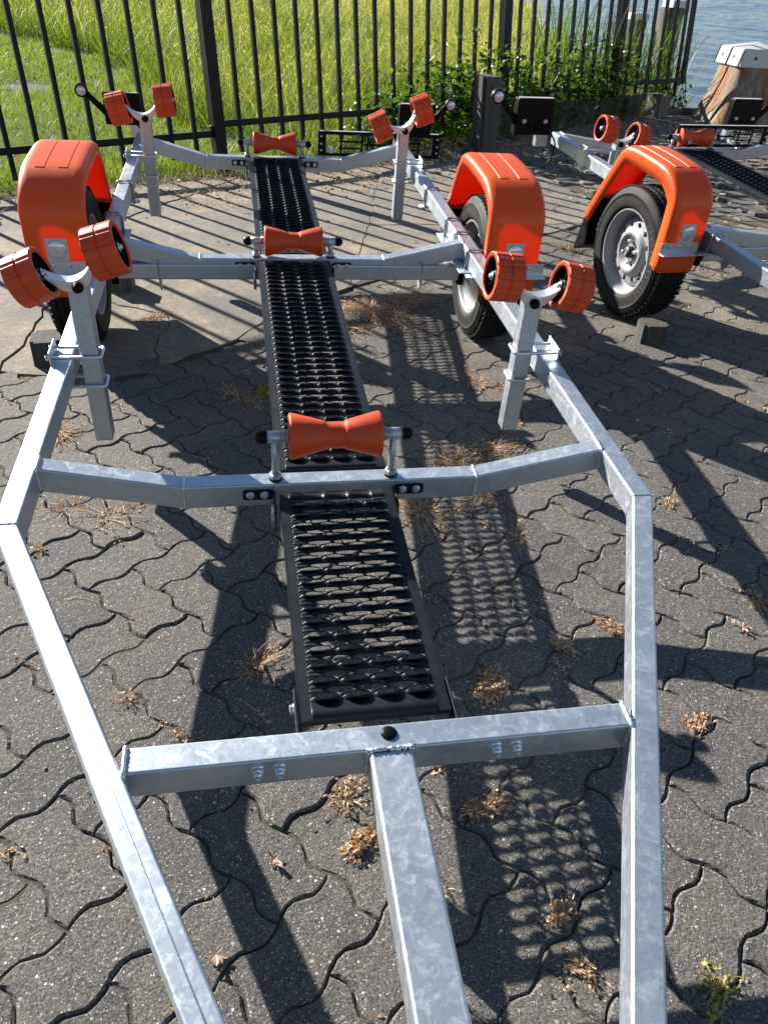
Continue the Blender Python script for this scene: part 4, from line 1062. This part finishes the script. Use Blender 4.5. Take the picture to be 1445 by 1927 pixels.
# ------------------------------------------------------------------ plants
def fast(name, V, F, T, mat_, parent=None, kind=None, smooth=False):
    """V (n,3), F list of tri/quad index arrays, T tone per vertex"""
    me = bpy.data.meshes.new(name); me.vertices.add(len(V)); me.vertices.foreach_set('co', np.asarray(V, np.float32).ravel())
    nl = sum(f.size for f in F); me.loops.add(nl); me.loops.foreach_set('vertex_index', np.concatenate([f.ravel() for f in F]).astype(np.int32))
    npoly = sum(len(f) for f in F); me.polygons.add(npoly); tot = np.concatenate([np.full(len(f), f.shape[1]) for f in F]); st = np.concatenate([[0], np.cumsum(tot)[:-1]])
    me.polygons.foreach_set('loop_start', st.astype(np.int32)); me.polygons.foreach_set('loop_total', tot.astype(np.int32))
    me.materials.append(mat_); me.update(calc_edges=True); me.validate()
    me.attributes.new('tone', 'FLOAT', 'POINT').data.foreach_set('value', np.asarray(T, np.float32))
    o = bpy.data.objects.new(name, me); link(o, parent)
    if kind: tag(o, kind=kind)
    return o
def blades(P, H, Wd, tone, seg=3, lean=.5, curve=.6, tip=.15):
    """P (n,3) roots, H heights, Wd widths -> vertices, faces, tones"""
    n = len(P); az = rng.uniform(0, 2*np.pi, n); ln = np.abs(rng.normal(0, 1, n))*lean; cv = rng.uniform(.2, 1, n)*curve
    fa = rng.uniform(0, 2*np.pi, n); dx, dy = np.cos(az), np.sin(az); wx, wy = np.cos(fa), np.sin(fa)
    V = np.zeros((n, 2*seg+1, 3))
    for i in range(seg+1):
        t = i/seg; out = H*(ln*t*.5+cv*t*t*.6); z = H*(t-.30*cv*t*t*t)*np.clip(1-.12*ln, .5, 1)
        c = np.stack([P[:, 0]+dx*out, P[:, 1]+dy*out, P[:, 2]+z], 1)
        if i < seg:
            ww = Wd*(1-.75*t**1.5)*.5; off = np.stack([wx*ww, wy*ww, np.zeros(n)], 1)
            V[:, 2*i] = c-off; V[:, 2*i+1] = c+off
        else: V[:, 2*seg] = c
    base = np.arange(n)[:, None]*(2*seg+1); Q = [base+np.array([[2*i, 2*i+1, 2*i+3, 2*i+2]]) for i in range(seg-1)]
    Tr = base+np.array([[2*seg-2, 2*seg-1, 2*seg]])
    tn = np.repeat(tone, 2*seg+1).reshape(n, -1); tn = tn+np.linspace(-.04, tip, 2*seg+1)[None]
    F = ([np.concatenate(Q)] if Q else [])+[Tr]
    return V.reshape(-1, 3), F, np.clip(tn.ravel(), 0, 1)
GH = np.vectorize(gh)
def nz(x, y, s, o=0): return np.array([noise.noise(Vector((a*s+o, b*s, o))) for a, b in zip(x, y)])
def tallx(y): return np.interp(y, [5, 7.0, 7.33, 9.68, 11.67, 13.5], [-1.2, -1.45, -2.0, -3.06, -5.4, -12])
XR = np.vectorize(xr)
def scatter(n, x0, x1, y0, y1, cond):
    x = rng.uniform(x0, x1, n*3); y = rng.uniform(y0, y1, n*3); m = cond(x, y); x, y = x[m][:n], y[m][:n]; return x, y
def fd(x, y): return (x-FA.x)*FN2.x+(y-FA.y)*FN2.y
def inview(x, y, pad=80):
    q = np.stack([x, y, GH(x, y)*1.0], 1)-np.array(CAMP); z = q@np.array(fwd); u = 722.5+1479*(q@np.array(right))/z
    return (u > -pad) & (u < 1445+pad) & (z > .5)
# mown lawn
x, y = scatter(95000, -9, 0, 4.2, 17, lambda x, y: (fd(x, y)+.06*np.sin(x*9)+.05*np.sin(y*13) > -.10) & (x < tallx(y)+.25*np.sin(y*7)) & inview(x, y) & (rng.uniform(0, 1, len(x)) < np.clip(9/y**1.1, 0, 1)))
t = .42+.30*nz(x, y, .9)+.16*rng.normal(0, 1, len(x)); bare = nz(x, y, 1.5, 5)+.5*nz(x, y, 5, 9)
keep = ~((bare > .50) & (x > -4.5) & (y < 8.6)); x, y, t = x[keep], y[keep], t[keep]
P = np.stack([x, y, GH(x, y)-.012], 1); sc_ = np.clip(y/7, .8, 2.2)
V, F, T = blades(P, rng.uniform(.035, .10, len(x)), .0042*sc_, np.clip(t, 0, .95), 2, .7, .8)
fast('short_grass', V, F, T, LAWN, kind='stuff')
# clumps of taller grass at the fence foot
x, y = scatter(16000, -4, 3, 4.2, 9.8, lambda x, y: (fd(x, y) > -.13) & (fd(x, y) < .30) & (x < XR(y)))
t = .30+.2*nz(x, y, 2)+.14*rng.normal(0, 1, len(x)); P = np.stack([x, y, GH(x, y)-.012], 1)
V, F, T = blades(P, rng.uniform(.06, .26, len(x))*(1+.5*nz(x, y, 3)), np.full(len(x), .0055), np.clip(t, 0, 1), 3, .7, .9)
fast('fence_foot_grass', V, F, T, TALL, kind='stuff')
# tall meadow
x, y = scatter(88000, -9, 3.0, 5.9, 21, lambda x, y: (fd(x, y) > .12) & (x > tallx(y)+.3*np.sin(y*5)*np.sin(x*3)) & (x < XR(y)-.1) & inview(x, y) & (rng.uniform(0, 1, len(x)) < np.clip(8.5/y**1.0, 0, 1)))
pt = nz(x, y, .55, 2); t = .33+.38*pt+.045*(x+1)+.012*(y-8)+.17*rng.normal(0, 1, len(x)); P = np.stack([x, y, GH(x, y)-.02], 1); sc_ = np.clip(y/8, .8, 2.0)
V, F, T = blades(P, (.16+.26*rng.uniform(0, 1, len(x))**1.3)*(1+.45*nz(x, y, .8, 7))*np.clip(.7+fd(x, y)*.35, .6, 1.35), .0050*sc_, np.clip(t, 0, 1), 3, .75, 1.0)
fast('meadow_grass', V, F, T, TALL, kind='stuff')
# flowering stems and seed heads
x, y = scatter(3600, -8, 2.6, 6.0, 19, lambda x, y: (fd(x, y) > .25) & (x > tallx(y)+.2) & (x < XR(y)-.1) & inview(x, y))
P = np.stack([x, y, GH(x, y)], 1); V, F, T = blades(P, rng.uniform(.35, .72, len(x)), .0035*np.clip(y/8, .9, 2), np.clip(.80+.12*rng.normal(0, 1, len(x)), .5, 1), 4, .6, .8)
fast('seeding_stems', V, F, T, TALL, kind='stuff')
V4 = V.reshape(-1, 9, 3); tips = V4[:, 8]; n = len(tips); sp = 7; hx = []; 
d_ = V4[:, 8]-V4[:, 6]
base = np.repeat(tips, sp, 0)-np.repeat(d_, sp, 0)*rng.uniform(0, .8, (n*sp, 1)); off = rng.normal(0, .008, (n*sp, 3)); a_ = base+off; b_ = a_+rng.normal(0, .007, (n*sp, 3)); c_ = a_+rng.normal(0, .007, (n*sp, 3))+np.array([0, 0, .014])
V = np.stack([a_, b_, c_], 1).reshape(-1, 3); fast('seed_heads', V, [np.arange(n*sp*3).reshape(-1, 3)], np.repeat(rng.uniform(.62, 1, n*sp), 3), TALL, kind='stuff')

def leaves(P, size, tone, mat_, name, parent=None, kind=None, up=.5, ar=.55):
    n = len(P); d1 = rng.normal(0, 1, (n, 3)); d1[:, 2] *= .5; d1 /= np.linalg.norm(d1, axis=1)[:, None]
    nn = rng.normal(0, .6, (n, 3))+np.array([0, 0, up]); s_ = np.cross(d1, nn); s_ /= np.linalg.norm(s_, axis=1)[:, None]+1e-9; nn = np.cross(s_, d1)
    L = size[:, None]; V = np.stack([P, P+d1*L*.35+s_*L*ar*.5+nn*L*.08, P+d1*L*.35-s_*L*ar*.5+nn*L*.08, P+d1*L*.5-nn*L*.02, P+d1*L-nn*L*.15, P+d1*L*.72+s_*L*ar*.36+nn*L*.03, P+d1*L*.72-s_*L*ar*.36+nn*L*.03], 1)
    b = np.arange(n)[:, None]*7; F3 = np.concatenate([b+np.array([[0, 1, 3]]), b+np.array([[0, 3, 2]]), b+np.array([[3, 5, 4]]), b+np.array([[3, 4, 6]]), b+np.array([[1, 5, 3]]), b+np.array([[3, 6, 2]])])
    return fast(name, V.reshape(-1, 3), [F3], np.repeat(tone, 7), mat_, parent, kind)
def petals(loc, r, parent, facing):
    m = MB(); seg = 20; vs_ = []
    for j, (rr, h) in enumerate(((.06, -.9), (.22, -.45), (.55, -.05), (1.0, .12))):
        for k in range(seg):
            a = 2*math.pi*k/seg; w_ = 1+(.06*math.sin(5*a) if j == 3 else 0); vs_.append((r*rr*w_*math.cos(a), r*rr*w_*math.sin(a), r*h+(.05*r*math.sin(5*a+1) if j == 3 else 0)))
    m.add(vs_, [(j*seg+k, j*seg+(k+1) % seg, (j+1)*seg+(k+1) % seg, (j+1)*seg+k) for j in range(3) for k in range(seg)], 0, True)
    o = m.build('flower', PETAL, parent); o.data.attributes.new('tone', 'FLOAT', 'POINT'); o.location = loc; o.rotation_euler = Vector(facing).to_track_quat('Z', 'Y').to_euler(); return o
PL = [ (8.4, 1.9, .34, 900, 'low bindweed with two white flowers climbing the fence left of the rear light', [(-.398, 6.93, .300), (-.385, 6.90, .195)]),
       (11.2, 2.6, .46, 1700, 'bindweed with one white flower tangled in the fence above the plate carrier', [(-.268, 7.18, .41)]),
       (14.6, 3.4, .58, 3000, 'dense dark bindweed with a white flower left of the timber post', [(.375, 7.50, .315)]),
       (19.2, 3.6, .50, 3000, 'leafy bramble mound hanging over the edging boards', []),
       (23.6, 3.4, .52, 2800, 'sunlit leafy weeds with a white flower around the third fence post', [(1.93, 8.90, .66)]),
       (30.3, 1.5, .24, 420, 'small sprig of leaves at the very end of the fence', []) ]
for k, sp, hh, n, lab, fl in PL:
    c = Vector((FA.x, FA.y, 0))+FE*k; root = empty('bindweed_plant', (c.x, c.y, gh(c.x, c.y))); tag(root, lab, 'climbing plant')
    kk = k+rng.normal(0, 1, n)*sp*.5; off = rng.normal(.06, .13, n); hz = np.abs(rng.normal(0, 1, n))**.8*hh*.60
    cut = (kk > k-sp*1.1) & (kk < k+sp*1.1) & (hz < hh*1.35) & ((kk < 31.2)); kk, off, hz = kk[cut], off[cut], hz[cut]
    px = FA.x+FE.x*kk+FN2.x*off; py = FA.y+FE.y*kk+FN2.y*off; pz = GH(px, py)+.02+hz
    Pp = np.stack([px, py, pz], 1)-np.array([c.x, c.y, gh(c.x, c.y)])
    gp = nz(px*1.0, pz*1.0, 6.5, 3)+.6*nz(py, pz, 13, 8); kp = gp > -.16; Pp, px, hz = Pp[kp], px[kp], hz[kp]
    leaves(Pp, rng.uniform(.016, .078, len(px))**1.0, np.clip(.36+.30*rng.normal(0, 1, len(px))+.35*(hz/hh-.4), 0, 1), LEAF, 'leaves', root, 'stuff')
    m = MB()
    for i in range(14):
        a = Vector((FE.x*random.uniform(-sp, sp)*.8, FE.y*random.uniform(-sp, sp)*.8, 0)); b = a+Vector((random.gauss(0, .12), random.gauss(0, .12), random.uniform(.4, 1)*hh)); mid = (a+b)/2+Vector((random.gauss(0, .06), random.gauss(0, .06), .05))
        m.tube(bez(a, mid, b, 7), .0018, 4, caps=False)
    o = m.build('stems', LEAF, root); tag(o, kind='stuff'); o.data.attributes.new('tone', 'FLOAT', 'POINT')
    for f in fl: petals(Vector(f)-root.location, .030, root, (-.1, -1, .35))
for i, (x, y, n, hh, lab) in enumerate(((.95, 8.5, 150, 1.0, 'pale dry reeds leaning over the fence beside the second fence post'), (1.55, 9.3, 220, 1.25, 'tall green reeds standing in front of the water mid-fence'), (2.25, 9.9, 120, 1.05, 'reeds growing between the third fence post and the left mooring pile'), (2.72, 10.05, 90, .95, 'yellow green reeds against the right mooring pile'))):
    root = empty('reed_clump', (x, y, gh(x, y))); tag(root, lab, 'reeds')
    m_ = rng.normal(0, .20 if i < 2 else .12, (n, 2)); P = np.stack([m_[:, 0], m_[:, 1], np.zeros(n)], 1)
    V, F, T = blades(P, rng.uniform(.5, 1, n)*hh, np.full(n, .016 if i else .009), np.clip(.5+.25*rng.normal(0, 1, n), 0, 1), 5, .35, .6)
    o = fast('blades', V, F, T, TALL if i == 0 else REED, root); tag(o, kind='stuff')

# ------------------------------------------------------------------ weeds and litter on the paving
def weed_mesh(n, size, h, droop=1.0, leafy=.5, thick=.0011):
    """dried weed: thin curved stems with small curled leaves"""
    V = []; F = []; T = []
    def strip(pts, w0, tone):
        b = len(V); side = Vector((random.gauss(0, 1), random.gauss(0, 1), .2)).normalized()
        for i, p in enumerate(pts):
            ww = w0*(1-.6*i/(len(pts)-1)); V.append(tuple(p-side*ww)); V.append(tuple(p+side*ww)); T.extend([tone, tone])
        for i in range(len(pts)-1): F.append((b+2*i, b+2*i+1, b+2*i+3, b+2*i+2))
    def leaf(p, l, tone):
        d = Vector((random.gauss(0, 1), random.gauss(0, 1), random.gauss(.1, .5))).normalized(); s_ = d.cross(Vector((random.gauss(0, .5), random.gauss(0, .5), 1))).normalized(); u = s_.cross(d)
        b = len(V); V.extend([tuple(p), tuple(p+d*l*.5+s_*l*.32+u*l*.12), tuple(p+d*l-u*l*.1), tuple(p+d*l*.5-s_*l*.32+u*l*.12)]); T.extend([tone]*4); F.append((b, b+1, b+2, b+3))
    for _ in range(n):
        a = random.random()*6.283; l = size*random.uniform(.4, 1); r0 = random.random()*size*.25
        p0 = Vector((math.cos(a)*r0, math.sin(a)*r0, 0)); a2 = a+random.gauss(0, .5); p2 = p0+Vector((math.cos(a2)*l, math.sin(a2)*l, max(.001, h*random.uniform(-.2, .55)*(1-droop*.7)))); p1 = (p0+p2)/2+Vector((random.gauss(0, l*.22), random.gauss(0, l*.22), h*random.uniform(.1, .75)))
        tn = min(1, max(0, random.gauss(.5, .22))); pts = bez(p0, p1, p2, 5); strip(pts, thick*random.uniform(.6, 1.3), tn)
        for _ in range(int(leafy*3.5+random.random())):
            q = pts[random.randrange(1, 6)]; leaf(q+Vector((random.gauss(0, .003), random.gauss(0, .003), 0)), random.uniform(.004, .0105), min(1, max(0, random.gauss(.55, .25))))
    return V, F, T
def weed(label, x, y, n, size, h, leafy=.5, mat_=None, name='dried_weed', cat='weed', thick=.0011, droop=1.0, group=None):
    V, F, T = weed_mesh(n, size, h, droop, leafy, thick); me = bpy.data.meshes.new(name); me.from_pydata(V, [], F); me.materials.append(mat_ or DRYW)
    me.attributes.new('tone', 'FLOAT', 'POINT').data.foreach_set('value', T); o = bpy.data.objects.new(name, me); link(o); o.location = (x, y, gh(x, y)+.001); o.rotation_euler = (0, 0, R(random.choice((50, -43))+random.gauss(0, 12))); o.scale = (random.uniform(1.15, 1.5), random.uniform(.65, .9), .8); tag(o, label, cat, group); return o
weed('largest heap of dried brown weeds, right of the walkway near the axle', -.10, 3.30, 420, .19, .085, .9)
weed('dried weed heap reaching from the walkway towards the right tyre', .04, 3.47, 260, .17, .075, .8)
weed('loose dry weeds beside the walkway shadow below the axle', -.20, 3.12, 70, .12, .05, .6)
weed('dry tan leafy weed just behind the front roller beam, right side', .20, 2.06, 120, .11, .045, 1.0)
weed('second tan leafy weed behind the front roller beam, next to the post shadow', .33, 2.17, 90, .10, .04, 1.0)
weed('straggling dry weeds under the kink of the roller beam', .10, 1.80, 130, .13, .045, .8)
weed('reddish dry weed against the underside of the roller beam', .26, 1.88, 60, .08, .03, .9)
weed('spiky straw-coloured grass tuft on the sunlit stones right of the walkway', .355, 1.70, 45, .075, .05, .05, thick=.0008, droop=.2)
weed('spiky dead tuft in the joint left of the walkway end', -.248, 1.17, 60, .075, .04, .3, thick=.0010, droop=.4)
weed('brown crumbly weed mat at the corner of the walkway end', .25, 1.165, 110, .048, .030, 1.3)
weed('dry brown weed with seed husks touching the drawbar on its left', .000, .785, 80, .034, .035, 1.2)
weed('thin dry weed with husks in the joint left of the drawbar top', -.030, .865, 26, .05, .03, 1.0)
weed('dark brown weed clump in the striped walkway shadow', .215, .868, 70, .034, .030, 1.1)
weed('small brown weed in the shadow stripes near the lower edge', .322, .684, 44, .026, .025, 1.0)
weed('pale dead sprig in the shadow near the right rail at the bottom', .345, .600, 40, .030, .03, .8)
weed('long straw stalks inside the left rail bend', -.84, 1.70, 40, .10, .04, .1, thick=.0010, droop=.3)
weed('curled straw weeds along the joint below the left beam', -.72, 1.66, 50, .09, .03, .5, droop=.6)
weed('dark dead grass heap under the left roller post', -1.02, 2.10, 140, .10, .04, .2)
weed('rusty brown weed beside the left tyre on the sandy concrete', -.99, 3.08, 70, .09, .03, .8)
weed('dark matted weed in the shadow left of the walkway', -.52, 2.42, 110, .10, .035, .6)
weed('small green weed growing against the walkway edge', -.44, 2.47, 60, .045, .035, 1.5, YELW, 'green_weed')
weed('yellowing clover-like weed at the bottom right corner', .543, .579, 26, .040, .045, 1.1, YELW, 'green_weed')
weed('single dry stem lying across a stone at the left', -.62, 1.33, 3, .09, .01, 0, thick=.0012)
weed('dry spiky tuft in the joint beside the left rail and front beam', -.485, 1.065, 24, .035, .03, .2, thick=.0008, droop=.3)
weed('wispy dead tuft half in the rail shadow below the front beam', -.245, .925, 40, .05, .03, .1, thick=.0008, droop=.3)
weed('straw tuft at the foot of the right roller post', .31, 2.66, 80, .12, .05, .3, thick=.001, droop=.5)
weed('straw weeds in the joint under the right-hand rail', .45, 2.50, 50, .11, .03, .3, thick=.001)
weed('bleached grass tuft between the two orange mudguards', .93, 4.50, 90, .13, .09, .1, thick=.0013, droop=.3)
weed('small weed husks in a joint right of the right rail bend', .82, 1.92, 30, .035, .02, 1.3)
weed('brown husks scattered against the outer right rail', .545, 1.375, 40, .040, .02, 1.4)
weed('dried curled weed in the joint at the right edge of the yard', .93, 1.50, 40, .06, .025, 1.2)
weed('little brown weed right of the front beam end', .66, 1.10, 26, .030, .02, 1.2)
weed('small dry weed inside the right rail, beside the shadow line', .42, 1.30, 40, .030, .018, 1.5)
# flat rosettes
for i, (x, y, lab) in enumerate(((-.143, .741, 'pale pink leaf rosette in the joint below the front beam'), (-.205, .585, 'smaller pink leaf rosette beside the rail shadow at the bottom'), (.855, 1.40, 'greyish pink leaf rosette in the shadow at the right edge'))):
    root = empty('leaf_rosette', (x, y, .002)); tag(root, lab, 'weed')
    for k in range(8):
        a = k*2.4+random.gauss(0, .35); l = random.uniform(.009, .024); m = MB()
        m.add([(0, 0, .002), (l*.5, l*.18, .006), (l*.85, l*.16, .007), (l, 0, .005), (l*.85, -l*.16, .007), (l*.5, -l*.18, .006), (l*.55, 0, .004)], [(0, 6, 1), (1, 6, 2), (2, 6, 3), (3, 6, 4), (4, 6, 5), (5, 6, 0)])
        o = m.build('leaf', PINKW, root); o.rotation_euler = (0, random.uniform(-.2, .1), a); o.data.attributes.new('tone', 'FLOAT', 'POINT').data.foreach_set('value', [random.random()]*7)
# growth in the joints, blown husks and leaves
V = []; F = []; T = []
def addv(v, f, t, M):
    b = len(V); V.extend([tuple(M @ Vector(p)) for p in v]); F.extend([tuple(b+i for i in q) for q in f]); T.extend(t)
protos = [weed_mesh(9, .022, .016, .6, .7, .0007) for _ in range(6)]+[weed_mesh(14, .030, .022, .3, .1, .0006) for _ in range(3)]
for _ in range(1300):
    i = random.randint(-22, 34); j = random.randint(-34, 26); p = PW(i+random.choice((0, .5, .34)), j)
    if random.random() < .5: p = PW(i, j+random.choice((0, .5, .34)))
    if not (-1.6 < p.x < 3 and .2 < p.y < 5) or cone_poly(p.x, p.y, APRON): continue
    pr_ = random.choice(protos); addv(*pr_, Matrix.Translation((p.x, p.y, -.006)) @ Matrix.Rotation(random.random()*6, 4, 'Z') @ Matrix.Scale(random.uniform(.5, 1.5), 4))
me = bpy.data.meshes.new('joint_weeds'); me.from_pydata(V, [], F); me.materials.append(DRYW); me.attributes.new('tone', 'FLOAT', 'POINT').data.foreach_set('value', T)
tag(link(bpy.data.objects.new('joint_weeds', me)), kind='stuff')
n = 4200; x = rng.uniform(-3.6, 3.0, n*4); y = rng.uniform(.3, 8.6, n*4)
w_ = np.exp(-((fd(x, y)+.35)/.45)**2)*1.0+.035+.5*np.exp(-((x-.95)**2/.25+(y-5.9)**2/.5))+.4*np.exp(-((x+.05)**2/.10+(y-3.3)**2/.15))+.5*np.exp(-((x-.27)**2/.05+(y-2.0)**2/.08))+.14*np.exp(-((x-(.36-.18*y))**2/.05))*(y < 3.6)+.5*np.exp(-((x-2.0)**2/.3+(y-4.6)**2/.3))
m_ = (rng.uniform(0, 1, len(x)) < w_) & (fd(x, y) < .0); x, y = x[m_][:n], y[m_][:n]
P = np.stack([x, y, GH(x, y)+.004], 1); leaves(P, np.where(y > 4, rng.uniform(.015, .045, len(x)), rng.uniform(.006, .014, len(x))), np.clip(.35+.25*rng.normal(0, 1, len(x)), 0, 1), DRYW, 'fallen_leaves', None, 'stuff', 1.5, .5)
x, y = scatter(9000, -2.6, 2.3, 4.4, 8.9, lambda x, y: (fd(x, y) > -.75+.25*np.sin(x*7)) & (fd(x, y) < .02))
V, F, T = blades(np.stack([x, y, GH(x, y)-.004], 1), rng.uniform(.02, .07, len(x)), np.full(len(x), .0035), np.clip(.75+.2*rng.normal(0, 1, len(x)), 0, 1), 2, 3.0, 1.5)
fast('dead_grass', V, F, T, DRYW, kind='stuff')

# ------------------------------------------------------------------ final placement (see ROT)
def place_all():
    bpy.context.view_layer.update()
    for o in list(sc.objects):
        if o.parent is None and o.type not in ('CAMERA', 'LIGHT'): o.matrix_world = ROT @ o.matrix_world
place_all()
